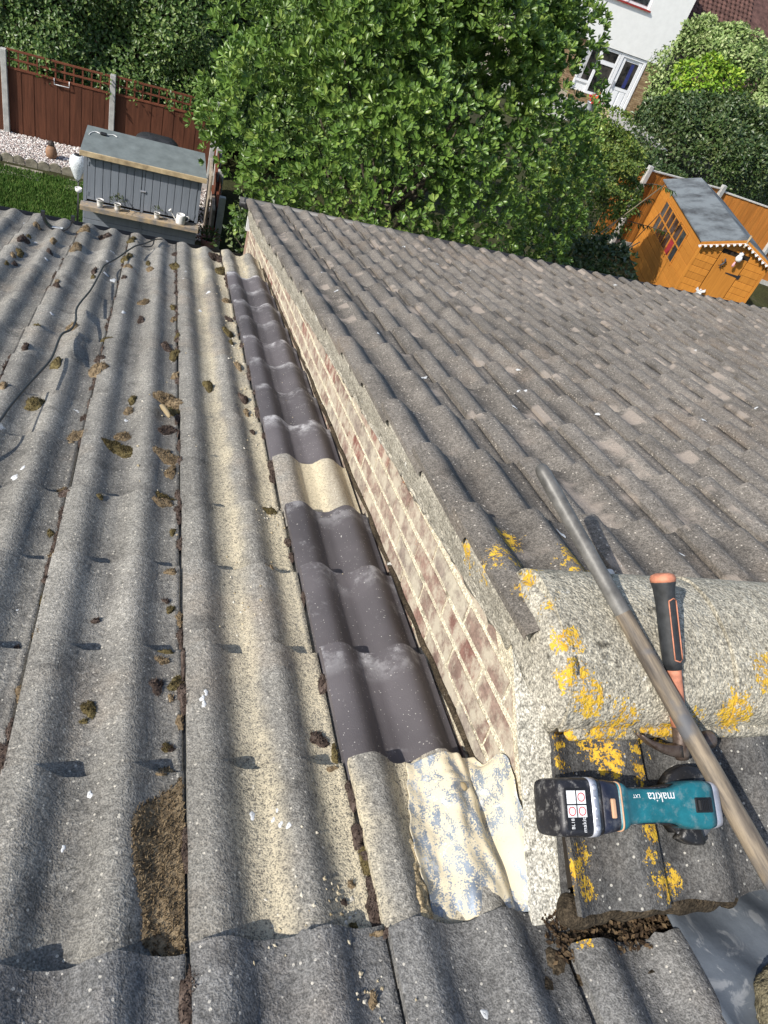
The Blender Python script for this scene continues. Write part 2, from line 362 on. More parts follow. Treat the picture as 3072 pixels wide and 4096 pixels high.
# ---------------------------------------------------------------- higher house
house2=empty('house',(.7,3,0),label='house with the higher brown grey ribbed roof and lichened ridge on the right',cat='house')
H2=Matrix.Translation((-.7,-3,0))
def P2(o): o.parent=house2; o.matrix_parent_inverse=Matrix.Translation((-.7,-3,0)); return o
d=MB()
for (u0,u1) in [(.72,6.9)]:
    vs=np.linspace(.80,6.35,14); R=[[T2(u0,v,-.045),T2(u1,v,-.045),T2(u1,v,-.075),T2(u0,v,-.075)] for v in vs]; d.loft(R)
q=[BK(.72,.66,-.05),BK(1.9,.66,-.05),BK(1.9,.29,-.05),BK(.72,.29,-.05)]; d.add([*q,*[x-Vector((0,0,.02)) for x in q]],[(3,2,1,0),(4,5,6,7),(0,1,5,4),(1,2,6,5),(2,3,7,6),(3,0,4,7)])
roof2=P2(d.build('roof',M_deck)); 
def sub2(o): o.parent=roof2; o.matrix_parent_inverse=Matrix(); return o
nt_=0
for k in range(-1,16):
    vk=1.5739+.31963*k
    for j in range(-1,19):
        u=.9498+.3004*j
        lim=1.75+(vk-.6)*1.02+.3
        if u>lim or u>6.4: continue
        pt=T2(u,vk); pe=T2(u,vk+.05); pm=T2(u,vk-.05); t=(pe-pm).normalized(); nn=Vector((1,0,0)).cross(t)
        Rr=Matrix(((1,t.x,nn.x),(0,t.y,nn.y),(0,t.z,nn.z))).to_4x4()
        o=inst('roof_tile',TR[(k*7+j*3)%4],tmat(None,Rr,pt,.0025,.006,.008)); sub2(o); nt_+=1
RB=Matrix(((-1,0,0),(0,-math.cos(pb),-math.sin(pb)),(0,-math.sin(pb),math.cos(pb)))).to_4x4()
for me,u,y,hh in [(TBKc,.858,.255,-.004),(TBK[0],1.152,.262,-.004),(TBK[1],1.452,.25,-.004),(TBK[0],1.752,.255,-.004)]:
    sub2(inst('roof_tile',me,tmat(None,RB,BK(u,y,hh))))
# ridge tiles
def ridge(x0,x1,lift=0.,seed=0):
    n=22; R=[]; rr=random.Random(seed)
    for xi in range(13):
        x=x0+(x1-x0)*xi/12; ring=[]
        for i in range(n+1):
            a=math.pi*i/n; y=.65+.150*math.cos(a); base=6-.921-.018*(-math.cos(a)); z=base+.100*math.sin(a)**.85+lift+rr.uniform(-.0012,.0012)
            ring.append((x,y,z))
        for i in range(n,-1,-1):
            a=math.pi*i/n; ring.append((x,.65+.132*math.cos(a),6-.935+.085*math.sin(a)**.85+lift))
        R.append(ring)
    o=MB().loft(R).build('ridge_tile',M_ridge,None,True); sub2(o)
    e=o.modifiers.new('e','EDGE_SPLIT'); e.split_angle=math.radians(50); return o
ridge(.690,1.03,.0,1); ridge(1.036,1.48,.004,2); ridge(1.486,1.93,.0,3)
def rough_blob(name,mat,pts,r,n=10,noise_a=.25,parent=None,sub=2,seed=0,flat=None):
    """lumpy irregular mass along a path"""
    rr=random.Random(seed); m=MB(); R=[]
    for i,p in enumerate(pts):
        rad=r[i] if isinstance(r,(list,tuple)) else r
        t=(Vector(pts[min(i+1,len(pts)-1)])-Vector(pts[max(i-1,0)])).normalized(); q=t.to_track_quat('Z','Y')
        R.append([Vector(p)+q@Vector((rad*(1+rr.uniform(-noise_a,noise_a))*math.cos(2*math.pi*j/n),rad*(1+rr.uniform(-noise_a,noise_a))*math.sin(2*math.pi*j/n),0)) for j in range(n)])
    m.loft(R); o=m.build(name,mat,parent,True)
    s=o.modifiers.new('s','SUBSURF'); s.levels=s.render_levels=sub
    if sub>1:
        t=bpy.data.textures.new('clouds','CLOUDS'); t.noise_scale=.022; t.noise_depth=3; dm=o.modifiers.new('d','DISPLACE'); dm.texture=t; dm.texture_coords='GLOBAL'; dm.strength=.022; dm.mid_level=.5
    return o
# mortar bedding at both feet of the ridge and under its joint
for y,z,sd in ((.502,-.946,5),(.80,-.912,6)):
    o=rough_blob('ridge_mortar',M_ridge,[(x,y+jit(.004),6+z+jit(.003)) for x in np.linspace(.70,1.9,30)],.014,8,.45,None,1,sd); sub2(o)
# mortar filled end of the ridge
m=MB(); R=[]
for xi,(x,s) in enumerate([(.705,.99),(.684,.985),(.677,.93),(.674,.6),(.673,.2)]):
    ring=[]
    for i in range(17):
        a=math.pi*i/16; ring.append((x+jit(.003),.65+.147*s*math.cos(a)+jit(.002),6-.955+(.130*s)*math.sin(a)**.8+jit(.002)))
    R.append(ring)
m.loft(R,True); o=m.build('ridge_end_mortar',M_mortar,None,True); sub2(o)
# ---------------------------------------------------------------- verge wall with bricks
def zl(y): return L(0,y/math.cos(p1)).z if False else None
def z_left(y):   # height of lower roof at forward distance y
    # point OL + v*vL : y=OL.y+v*vL.y
    v=(y-OL.y)/vL.y; return OL.z+v*vL.z
def z_right(y):
    v=(y-O2.y)/v2.y; return T2(.7,v).z
def z_wt(y):     # top of the brickwork
    if y<.72: return z_wt0-(.72-y)*.62
    return z_right(y)-(.120 if y<2.6 else .120+.012*(y-2.6)) if y<4.2 else z_right(y)-.139-.02*(y-4.2)
z_wt0=z_right(.72)-.120
wall2=P2(MB().build('wall',M_joint))
m=MB(); ys=[.33]+list(np.linspace(.72,5.84,40))
R=[[(WX,y,z_left(y)-.6 if y<5.0 else 0.),(WX,y,z_wt(y)+.01),(WX+.10,y,z_wt(y)+.01),(WX+.10,y,z_left(y)-.6 if y<5.0 else 0.)] for y in ys]
m.loft(R); bpy.data.objects.remove(wall2); wall2=P2(m.build('wall',M_joint))
def subw(o): o.parent=wall2; o.matrix_parent_inverse=Matrix(); return o
def clip(poly,f):
    out=[]
    for i in range(len(poly)):
        a,b=poly[i],poly[(i+1)%len(poly)]; fa,fb=f(a),f(b)
        if fa>=0: out.append(a)
        if fa*fb<0:
            t=fa/(fa-fb); out.append((a[0]+(b[0]-a[0])*t,a[1]+(b[1]-a[1])*t))
    return out
ca,sa=math.cos(math.radians(12.8)),math.sin(math.radians(12.8))
brr=random.Random(3)
y0,z0=.3,z_left(.3)+.30; nb_=0
for row in range(-1,14):
    off=brr.uniform(0,.235)
    for ci in range(-1,27):
        s0=ci*.232-.1+(.116 if row%2 else 0)+off*.25; t0=-row*.062
        A=s0+.004+jit(.002); Bx=s0+.227+jit(.003); t_lo=t0+.004; t_hi=t0+.050+brr.uniform(-.003,.003)
        pts=[(y0+s*ca+t*sa,z0-s*sa+t*ca) for s,t in ((A,t_lo),(Bx,t_lo+brr.uniform(-.003,.003)),(Bx,t_hi),(A,t_hi+brr.uniform(-.003,.003)))]
        yc=sum(p[0] for p in pts)/4; zc=sum(p[1] for p in pts)/4
        if yc<.36 or yc>5.86: continue
        low=z_left(yc)-.06 if yc<5.0 else z_left(4.9)-.5
        if zc<low: continue
        if max(p[1] for p in pts)>min(z_wt(p[0]) for p in pts):
            ya,yb=min(p[0] for p in pts),max(p[0] for p in pts); za,zb=z_wt(ya)-.004,z_wt(yb)-.004
            pts=clip(pts,lambda p:za+(zb-za)*(p[0]-ya)/(yb-ya)-p[1])
        pts=clip(pts,lambda p:5.835-p[0]) if pts else pts
        if len(pts)<3: continue
        xf=WX-brr.uniform(.001,.0045); n=len(pts)
        mm=MB().add([(xf,p[0],p[1]) for p in pts]+[(WX+.02,p[0],p[1]) for p in pts],[tuple(range(n-1,-1,-1)),tuple(range(n,2*n))]+[(i,(i+1)%n,n+(i+1)%n,n+i) for i in range(n)])
        subw(mm.build('brick',M_brick)); nb_+=1
# verge mortar band
m=MB(); R=[]; mr=random.Random(9)
for y in np.linspace(.72,5.80,190):
    zt=z_right(y)-.014; zb=z_wt(y)-.012-mr.uniform(0,.012); ring=[]
    for i in range(8):
        t=i/7; x=WX-.004-.040*t**1.3+mr.uniform(-.005,.005)-.010*math.sin(t*3.1); ring.append((x,y+mr.uniform(-.006,.006),zb+(zt-zb)*t))
    ring+=[(.72,y,zt-.02),(.72,y,zb)]; R.append(ring)
m.loft(R); o=m.build('verge_mortar',M_mortar,None,True); subw(o)
# fillet at the foot of the mortar (small ledge)
subw(rough_blob('mortar_fillet',M_mortar,[(WX-.004,y,z_wt(y)-.008+jit(.004)) for y in np.linspace(.74,5.6,70)],.0085,6,.5,None,1,4))
# undercloak strip on the near verge
m=MB(); R=[]
for y in np.linspace(.705,.285,14):
    z=6-.968-(.70-y)*.56; R.append([(.686+jit(.0015),y,z-.004+jit(.001)),(.686+jit(.0015),y,z+.008),(.741+jit(.001),y,z+.018+jit(.001)),(.741,y,z-.004)])
m.loft(R); o=m.build('undercloak_strip',M_strip,None,False); sub2(o)
m=MB(); R=[]
for y in np.linspace(.52,.27,12):
    z=6-.968-(.70-y)*.56; R.append([(.739,y,z-.02),(.739,y,z+.022+jit(.002)),(.752+jit(.002),y,z+.030),(.752,y,z-.02)])
m.loft(R); o=m.build('verge_bedding',M_back,None,False); sub2(o)
# corner of the higher house: front wall, fascia, gutter
M_white=simple('white_plastic',(.78,.78,.77),.4,.4,.05,10,50,.03)
P2(MB().box((WX,5.845,0),(7,6.0,3.42)).build('front_wall',M_render1))
P2(MB().box((.69,5.99,3.42),(7,6.02,3.60)).build('fascia',M_white))
g=MB(); g.loft([[(x,6.10+a,T2(x,6.37).z-.045+b) for a,b in prof_g] for x in (.62,7)]); P2(g.build('gutter',M_black,None,True))
P2(MB().box((.655,6.04,T2(.6,6.37).z-.10),(.70,6.15,T2(.6,6.37).z-.035)).build('gutter_stop_end',M_black,None,bev=.01))
# ================================================================ things on the roofs
def hsurf(u,v):
    j=math.floor((u-S0)/.3004); uu=u-S0-.3004*j; k=math.ceil((v-V0)/G); vk=V0+G*k
    return prof(uu,.029)+.075*(v-vk)-.004
def np3(v): return np.array((v[0],v[1],v[2]))
def moss_mat(name,a,b_,c_):
    m,nt,b=mk(name,.95,.1); r=attr(nt,'rnd'); P=pos(nt)
    c=ramp(nt,mth(nt,'ADD',mth(nt,'MULTIPLY',r,.2),mth(nt,'ADD',mth(nt,'MULTIPLY',noise(nt,38,4,.6,P),.45),mth(nt,'MULTIPLY',noise(nt,420,3,.6,P),.4))),(.3,a),(.5,b_),(.72,c_))
    setc(nt,b,c); bump(nt,b,noise(nt,260,3,.7,P),.7,.004); return m
M_moss=moss_mat('dry_moss',(.05,.038,.025),(.17,.125,.075),(.34,.26,.16))
M_mossg=moss_mat('olive_moss',(.026,.022,.012),(.09,.07,.032),(.20,.165,.075))
M_mossd=moss_mat('dark_brown_moss',(.02,.015,.013),(.062,.045,.037),(.15,.115,.095))
def moss_geo(pts_poly=None,c=None,du=.02,dv=.02,hgt=.01,seed=0,fine=1.,rows=7,seg=18,dens=2.2):
    """lumpy cushion on the lower roof; returns V,F(tri),rnd"""
    r=np.random.default_rng(seed); V=[];F=[]
    ph=r.random(6)*6.28
    def rad(a): return 1+.22*math.sin(2*a+ph[0])+.16*math.sin(3*a+ph[1])+.12*math.sin(5*a+ph[2])
    def edge(a):
        if pts_poly is None: return du*rad(a)*math.cos(a),dv*rad(a)*math.sin(a)
        n=len(pts_poly); t=a/(2*math.pi)*n; i=int(t)%n; f=t-int(t); p=pts_poly[i];q=pts_poly[(i+1)%n]
        return p[0]+(q[0]-p[0])*f-c[0],p[1]+(q[1]-p[1])*f-c[1]
    for i in range(rows+1):
        t=i/rows
        for j in range(seg):
            a=2*math.pi*j/seg; ex,ey=edge(a); u=c[0]+ex*t; v=c[1]+ey*t
            hh=hgt*(1-t**2.6)*(1+.3*math.sin(u*110+ph[3])*math.sin(v*90+ph[4]))+.5*hgt*r.normal()*.25*(1-t)
            V.append(np3(L(u,v,hsurf(u,v)+hh-.0015*(t>.98))))
    for i in range(rows):
        for j in range(seg):
            k=(j+1)%seg; a,b,cc,d=i*seg+j,i*seg+k,(i+1)*seg+k,(i+1)*seg+j; F+= [(a,d,cc),(a,cc,b)]
    V=np.array(V); rn=r.random(len(V))
    A=math.pi*du*dv; n=int(min(16000,A/(.0032/fine)**2*dens))
    if n>10:   # fuzzy shoots
        tri=np.array(F); tri=tri[r.integers(0,len(tri),n*2)]; w_=r.random((n*2,3))**.7; w_/=w_.sum(1,keepdims=True)
        ar=np.linalg.norm(np.cross(V[tri[:,1]]-V[tri[:,0]],V[tri[:,2]]-V[tri[:,0]]),axis=1); keep=r.random(n*2)<ar/ar.max()
        tri=tri[keep];w_=w_[keep]; B=(V[tri]*w_[:,:,None]).sum(1); n=len(B)
        ln=(.004+.0045*r.random(n))/fine**.6; dr=unit(np.array(nL)[None]*1.1+r.normal(size=(n,3))*.55); sd=unit(np.cross(dr,r.normal(size=(n,3))))*(.0011/fine**.7)
        o=len(V); S=np.stack([B-sd,B+sd,B+dr*ln[:,None]],1).reshape(-1,3); V=np.concatenate([V,S]); F+= (np.arange(n*3).reshape(-1,3)+o).tolist()
        rn=np.concatenate([rn,np.repeat(r.random(n),3)])
    return V,np.array(F),rn
class Acc:
    def __init__(s): s.V=[];s.F=[];s.r=[];s.n=0
    def add(s,V,F,r): s.V.append(V);s.F.append(F+s.n);s.r.append(r);s.n+=len(V)
    def build(s,name,mat,sm=True): return np_mesh(name,np.concatenate(s.V),np.concatenate(s.F),mat,None,sm,{'rnd':np.concatenate(s.r)})
MOSS=[(-0.704,5.038,0.022,0.064),(-0.716,4.617,0.031,0.091),(-0.7,4.726,0.014,0.047),(-0.568,4.685,0.022,0.113),(-0.562,4.48,0.019,0.043),(-0.688,4.346,0.023,0.049),(-0.707,4.256,0.013,0.031),(-0.684,4.16,0.016,0.046),(-0.702,4.054,0.009,0.029),(-0.452,5.213,0.038,0.104),(-0.323,5.174,0.035,0.092),(-0.162,5.19,0.032,0.117),(-0.444,4.649,0.041,0.113),(-0.309,4.239,0.019,0.048),(-0.301,4.062,0.014,0.045),(-0.454,3.888,0.017,0.047),(-0.441,3.781,0.021,0.04),(-0.442,3.174,0.019,0.048),(-0.318,3.263,0.023,0.056),(-0.443,2.914,0.015,0.05),(-0.17,3.172,0.024,0.049),(-0.32,2.797,0.027,0.072),(-0.179,2.946,0.02,0.035),(-0.173,2.793,0.034,0.088),(-0.445,2.484,0.014,0.038),(-0.341,2.421,0.036,0.037),(-0.038,2.588,0.016,0.029),(-0.045,2.459,0.015,0.03),(-0.182,2.37,0.012,0.024),(-0.192,2.234,0.033,0.056),(-0.053,2.279,0.024,0.035),(-0.066,2.172,0.046,0.065),(-0.164,4.656,0.034,0.115),(-0.153,4.435,0.032,0.106),(-0.158,4.22,0.016,0.065),(-0.042,4.681,0.017,0.039),(-0.029,4.554,0.022,0.037),(0.112,5.05,0.02,0.046),(0.112,4.729,0.037,0.121),(-0.041,3.852,0.033,0.049),(-0.043,3.571,0.02,0.037),(0.107,3.876,0.018,0.042),(0.107,3.645,0.014,0.078),(0.077,3.233,0.026,0.042),(0.11,3.106,0.026,0.059),(0.115,2.877,0.022,0.069),(0.087,2.616,0.05,0.06),(0.093,2.517,0.032,0.056),(0.242,2.816,0.028,0.085),(0.088,2.356,0.034,0.031),(0.08,2.153,0.045,0.054),(0.099,2.052,0.018,0.04),(0.389,5.228,0.049,0.147),(0.4,4.863,0.041,0.13),(0.398,4.17,0.027,0.099),(0.384,3.807,0.029,0.099),(0.369,3.565,0.027,0.05),(0.383,3.09,0.018,0.05),(0.377,2.718,0.019,0.041),(0.373,3.401,0.011,0.035),(0.38,2.611,0.012,0.046),(0.386,2.415,0.012,0.013),(0.124,3.366,0.014,0.068),(-0.194,1.896,0.016,0.019),(-0.178,1.852,0.023,0.027),(-0.194,1.668,0.009,0.019),(-0.176,1.572,0.011,0.022),(-0.171,1.451,0.006,0.016),(-0.171,1.383,0.007,0.023),(-0.169,1.277,0.006,0.029),(-0.203,1.242,0.009,0.01),(0.084,1.896,0.031,0.029),(0.08,1.847,0.034,0.023),(0.121,1.817,0.014,0.019),(0.105,1.71,0.011,0.016),(0.099,1.513,0.02,0.01),(0.09,1.405,0.01,0.008),(0.1,1.377,0.012,0.012),(0.12,1.342,0.009,0.024),(0.121,1.284,0.007,0.026),(0.093,1.223,0.032,0.011),(0.083,1.191,0.015,0.012),(0.073,1.118,0.018,0.019),(0.11,1.127,0.015,0.021),(0.102,1.09,0.006,0.009),(-0.049,1.064,0.018,0.02),(-0.055,1.035,0.008,0.008),(0.118,1.028,0.006,0.03),(0.098,0.971,0.012,0.01),(0.382,1.86,0.03,0.034),(0.352,1.548,0.013,0.019),(-0.059,1.332,0.01,0.009),(-0.09,1.836,0.008,0.014),(-0.175,1.099,0.005,0.028),(-0.177,1.017,0.005,0.029),(0.095,0.972,0.013,0.01),(0.085,0.911,0.028,0.017),(0.391,0.983,0.02,0.019),(0.418,0.945,0.006,0.02),(0.402,0.899,0.016,0.009),(0.422,0.634,0.009,0.023),(0.424,0.695,0.007,0.019),(0.412,0.582,0.019,0.009),(0.424,0.842,0.007,0.03),(0.423,0.719,0.005,0.014),(0.394,0.671,0.007,0.007),(0.376,0.642,0.006,0.006),(0.385,0.605,0.009,0.006),(0.386,0.488,0.008,0.012)]
BIG=[(0.121,0.891),(0.093,0.868),(0.066,0.845),(0.047,0.83),(0.037,0.799),(0.037,0.765),(0.042,0.722),(0.052,0.68),(0.059,0.654),(0.062,0.629),(0.061,0.607),(0.072,0.597),(0.109,0.577),(0.122,0.578),(0.124,.66),(.124,.74),(.124,.82)]
V,F,r=moss_geo(BIG,(.092,.72),.045,.15,.006,1,1.,10,34,7.); o=np_mesh('moss_patch',V,F,M_moss,None,True,{'rnd':r})
tag(o,'large long brown moss patch beside a tile joint at the lower left','moss','moss patches on the lower roof')
NAMED={(-0.066,2.172):('wide olive brown moss cushion with a dark lobe in the middle of the lower roof',M_mossg),(-0.192,2.234):('triangular brown moss cushion against the second tile joint from the left',M_moss),
 (0.087,2.616):('flat rusty moss patch just above the cream mortar stick',M_moss),(0.08,2.153):('broad brown moss cushion below the cream mortar stick',M_moss),(0.242,2.816):('single round green moss cushion in the dusty tile column',M_mossg),
 (-0.049,1.064):('small round olive moss tuft alone in the wide pan at the left',M_mossg),(0.085,0.911):('oval brown moss cushion just beyond the large long patch',M_moss),(-0.173,2.793):('brown moss cushion spread over a tile roll near the black cable',M_moss),(-0.341,2.421):('long olive moss cushion lying under the black cable',M_mossg),(-0.32,2.797):('dark moss cushion with the black cable across it',M_mossg)}
acc=Acc(); accd=Acc(); accg=Acc()
for i,(u,v,du,dv) in enumerate(MOSS):
    du=max(du,.008)*.95; dv=min(dv,du*1.9+.006); fine=1. if v<2.4 else .62
    hg=min(.010,.004+.18*du) if v<2.4 else min(.022,.008+.35*du)
    V,F,r=moss_geo(None,(u,v),du,dv,hg,i+2,fine,5,16)
    if (u,v) in NAMED:
        lb,mt=NAMED[(u,v)]; o=np_mesh('moss_cushion',V,F,mt,None,True,{'rnd':r}); tag(o,lb,'moss','moss patches on the lower roof')
    else: (acc,accd,accg)[(i*7)%3].add(V,F,r)
for j,seam in ((-2,.55),(-1,.75),(0,1.),(1,.8)):
    v=.46
    while v<5.2:
        if random.random()<.55*seam:
            V,F,r=moss_geo(None,(S0+.3004*j-.005+jit(.003),v),.006+random.random()*.008,.012+random.random()*.035,.005+random.random()*.005,int(v*1000)+j,.8 if v<2.4 else .5,4,10); accd.add(V,F,r)
        v+=.03+random.random()*.07
tag(acc.build('moss',M_moss),'small brown moss tufts scattered over the lower roof','moss',kind='stuff')
tag(accd.build('moss',M_mossd),'dark brown moss crumbs along the tile joints of the lower roof','moss',kind='stuff')
tag(accg.build('moss',M_mossg),'small olive moss tufts scattered over the lower roof','moss',kind='stuff')
# crumbs and stone chips
def chips(name,pts,sizes,mat,label,flat=.6):
    V=[];F=[];r=[];base=np.array([(1,0,0),(-1,0,0),(0,1,0),(0,-1,0),(0,0,1),(0,0,-1)],float); fa=np.array([(0,2,4),(2,1,4),(1,3,4),(3,0,4),(2,0,5),(1,2,5),(3,1,5),(0,3,5)])
    for i,(p,s) in enumerate(zip(pts,sizes)):
        q=base*rng.uniform(.5,1.2,(6,3))*s; a=rng.random()*6.28; R=np.array([[math.cos(a),-math.sin(a),0],[math.sin(a),math.cos(a),0],[0,0,flat]]); V.append(q@R.T+np3(p)); F.append(fa+6*i); r+= [rng.random()]*6
    o=np_mesh(name,np.concatenate(V),np.concatenate(F),mat,None,False,{'rnd':r}); return tag(o,label,'debris',kind='stuff')
def rnd_mat(name,*st,rough=.9):
    m,nt,b=mk(name,rough,.2); setc(nt,b,ramp(nt,attr(nt,'rnd'),*st)); bump(nt,b,noise(nt,150,3),.3,.004); return m
M_chip=rnd_mat('pale_chips',(0,(.28,.22,.13)),(.5,(.5,.43,.3)),(1,(.6,.57,.5)))
pts=[];sz=[]
for (cu,cv,su,sv,n,s) in [(.40,1.83,.03,.05,40,.004),(.27,1.45,.03,.12,26,.004),(.30,.66,.05,.05,20,.003),(.37,.62,.02,.03,20,.004),(.60,.85,.04,.05,26,.0025),(.55,1.95,.06,.3,30,.003),(.39,3.4,.03,.8,70,.006),(.1,2.3,.05,.4,40,.004),(.39,.5,.02,.03,16,.004),(.58,2.6,.06,.5,24,.004)]:
    for _ in range(n):
        u=cu+rng.normal()*su; v=cv+rng.normal()*sv
        if u>.68: continue
        pts.append(L(u,v,hsurf(u,v)+s*.3+(.006 if u>.43 else 0))); sz.append(s*rng.uniform(.5,1.5))
chips('stone_chips',pts,sz,M_chip,'pale mortar crumbs and stone chips strewn on the lower roof')
# bird droppings
M_drop=simple('chalky_white',(.55,.56,.56),.9,.2,.1,60,200,.4,.002)
acc=Acc(); dr=[(-0.321,1.933,.017),(-0.304,1.968,.010),(-0.654,4.128,.02),(-0.555,4.306,.014),(-0.772,4.44,.02),(-0.209,4.214,.03),(-0.25,4.25,.02),(-0.258,4.517,.02),(-0.123,3.573,.018),(-0.408,3.368,.014),(0.245,3.906,.024),(0.297,4.232,.022),(-0.663,4.69,.02),(-0.049,2.394,.014),(-0.063,0.991,.016),(0.168,1.080,.009),(0.160,1.066,.009),(0.163,1.051,.009),(0.019,1.226,.012),(0.146,1.458,.012),(-0.196,1.44,.006),(0.281,0.806,.007),(0.274,0.792,.007),(0.284,.778,.008),(.296,.770,.008),(0.24,0.807,.011),(0.553,0.449,.011),(-.03,.86,.008),(-.06,.77,.007)]
for i,(u,v,s) in enumerate(dr):
    V,F,r=moss_geo(None,(u,v),s*.62,s*.9,.0010,500+i,.01,3,14); acc.add(V,F,r)
o=acc.build('bird_droppings',M_drop); tag(o,'chalky white bird droppings spotted over the lower roof','droppings',kind='stuff')
def hs2(u,v):
    j=math.floor((u-.9498)/.3004); uu=u-.9498-.3004*j; k=math.ceil((v-1.5739)/.31963); return prof(uu,.033)+.075*(v-(1.5739+.31963*k))
V=[];F=[];n0=0
for i in range(62):
    v=1.+4.9*random.random()**.8; u=.75+random.random()*(1.0+.95*(v-.9)); s=(.005+.007*random.random())*(1+.12*v); ph=[random.random()*6.28 for _ in range(3)]; ang=random.random()*3.14; asp=random.uniform(.35,1)
    ring=[]
    for j in range(12):
        a=6.283*j/12; r=s*(1+.35*math.sin(2*a+ph[0])+.25*math.sin(3*a+ph[1])+.15*math.sin(5*a+ph[2])); x,y=r*math.cos(a),r*asp*math.sin(a); x,y=x*math.cos(ang)-y*math.sin(ang),x*math.sin(ang)+y*math.cos(ang)
        ring.append(T2(u+x,v+y,hs2(u+x,v+y)+.0025))
    V+= [tuple(p) for p in ring]+[tuple(T2(u,v,hs2(u,v)+.004))]; F+=[(n0+j,n0+(j+1)%12,n0+12) for j in range(12)]; n0+=13
o=np_mesh('bird_droppings',V,F,M_drop,None,True); tag(o,'chalky white bird droppings spotted over the higher brown roof','droppings',kind='stuff')
# black cable
def catmull(P,n=6):
    out=[];P=[Vector(p) for p in P]
    for i in range(len(P)-1):
        a=P[max(i-1,0)];b=P[i];c=P[i+1];d=P[min(i+2,len(P)-1)]
        for t in range(n):
            t/=n; out.append(.5*((2*b)+(c-a)*t+(2*a-5*b+4*c-d)*t*t+(3*b-a-3*c+d)*t**3))
    return out+[P[-1]]
CAB=[(0.03,5.30,.03),(-0.019,5.184,.04),(-0.071,4.99,.045),(-0.131,4.865,.04),(-0.207,4.486,.04),(-0.26,4.293,.034),(-0.268,4.097,.04),(-0.283,3.75,.04),(-0.309,3.396,.05),(-0.297,3.222,.045),(-0.302,3.094,.045),(-0.327,2.993,.05),(-0.327,2.77,.05),(-0.333,2.67,.05),(-0.353,2.528,.05),(-0.371,2.398,.05),(-0.389,2.267,.045),(-0.398,2.173,.042),(-0.42,2.05,.04),(-.6,1.7,.036)]
o=MB().tube(catmull([L(*p) for p in CAB],5),.0044,8).tube(catmull([L(*p) for p in [(-.02,5.19,.04),(-.03,5.08,.02),(-.08,5.02,.02),(-.12,5.09,.03)]],5),.004,6).build('cable',M_black,None,True)
tag(o,'thin black cable snaking over the lower roof towards the eave','cable')
# gutter bracket lying on the tiles
gb=empty('gutter_bracket',L(-.59,5.06,.05),ML.to_3x3(),'broken black plastic gutter bracket lying on the lower roof edge','bracket')
m=MB(); R=[]
for i in range(13):
    a=math.pi*(1+i/12); x,z=.085*math.cos(a),.075*math.sin(a)+.03; xi,zi=.077*math.cos(a),.067*math.sin(a)+.03; R.append([(x,-.035,z),(x,.035,z),(xi,.035,zi),(xi,-.035,zi)])
m.loft(R); m.box((-.095,-.02,.025),(-.075,.02,.055)); m.box((.075,-.02,.025),(.095,.02,.06)); m.build('clip',M_black,gb)
MB().add([(-.03,-.03,-.028),(.03,-.028,-.026),(.028,.03,-.027),(-.032,.028,-.029)],[(0,1,2,3)]).build('paper_sticker',M_drop,gb)
# mortar stick
o=rough_blob('mortar_stick',M_chip,[L(.058,2.485,.022),L(.066,2.465,.028),L(.078,2.43,.028),L(.088,2.40,.024),L(.092,2.39,.02)],[.005,.011,.011,.009,.004],8,.25,None,1,8); tag(o,'cream broken mortar stick lying in the moss','mortar')
# sandy mortar in the pan, soil in the gap by the wall
o=rough_blob('sandy_mortar',M_sandm,[L(u,v,h) for u,v,h in [(.508,.742,-.012),(.506,.72,-.010),(.505,.69,-.010),(.503,.66,-.010),(.499,.63,-.010),(.495,.60,-.010),(.492,.57,-.012)]],[.006,.012,.015,.016,.017,.019,.016],12,.3,None,2,12); tag(o,'crumbling sandy mortar strip along the left edge of the lead sheet','mortar')
o=rough_blob('gap_soil',M_mud,[L(.701+jit(.004),v,.006+jit(.004)) for v in np.linspace(.8,5.1,90)],.010,7,.6,None,1,13); tag(o,'dark crumbly soil in the gap between new tiles and brick wall','soil')
# lead flashing
def lead_mat(name,dust,k=1.):
    m,nt,b=mk(name,.5,.45); P=pos(nt); b.inputs['Metallic'].default_value=.25
    c=ramp(nt,noise(nt,9,5,.6,P),(.3,(.17*k,.20*k,.24*k)),(.7,(.36*k,.41*k,.47*k))); c=mixc(nt,sstep(nt,noise(nt,18,4,.65,P,1.),.56,.66),c,(.60*k,.63*k,.66*k))
    if dust:
        mpv=nd(nt,'ShaderNodeMapping',{0:P,'Rotation':(0,0,.9),'Scale':(1.7,.75,1)}).outputs[0]; dn=mth(nt,'ADD',noise(nt,19,9,.72,mpv,.4),mth(nt,'MULTIPLY',noise(nt,170,2,.5,P),.08)); dm=sstep(nt,mth(nt,'ADD',dn,mth(nt,'MULTIPLY',mth(nt,'SUBTRACT',noise(nt,340,2,.5,P),.5),.42)),.47,.56); c=mixc(nt,dm,c,(.62,.54,.38))
        nt.links.new(mth(nt,'MULTIPLY_ADD',dm,.45,.5),b.inputs['Roughness']); nt.links.new(mth(nt,'MULTIPLY',mth(nt,'SUBTRACT',1.,dm),.35),b.inputs['Metallic'])
    setc(nt,b,c); bump(nt,b,noise(nt,60,4,.6,P),.25,.004); return m
M_lead=lead_mat('dusty_lead',True); M_lead2=lead_mat('shade_toned_lead',False,.42)  # second lead is a darkened copy, the gap's shade put into its colour
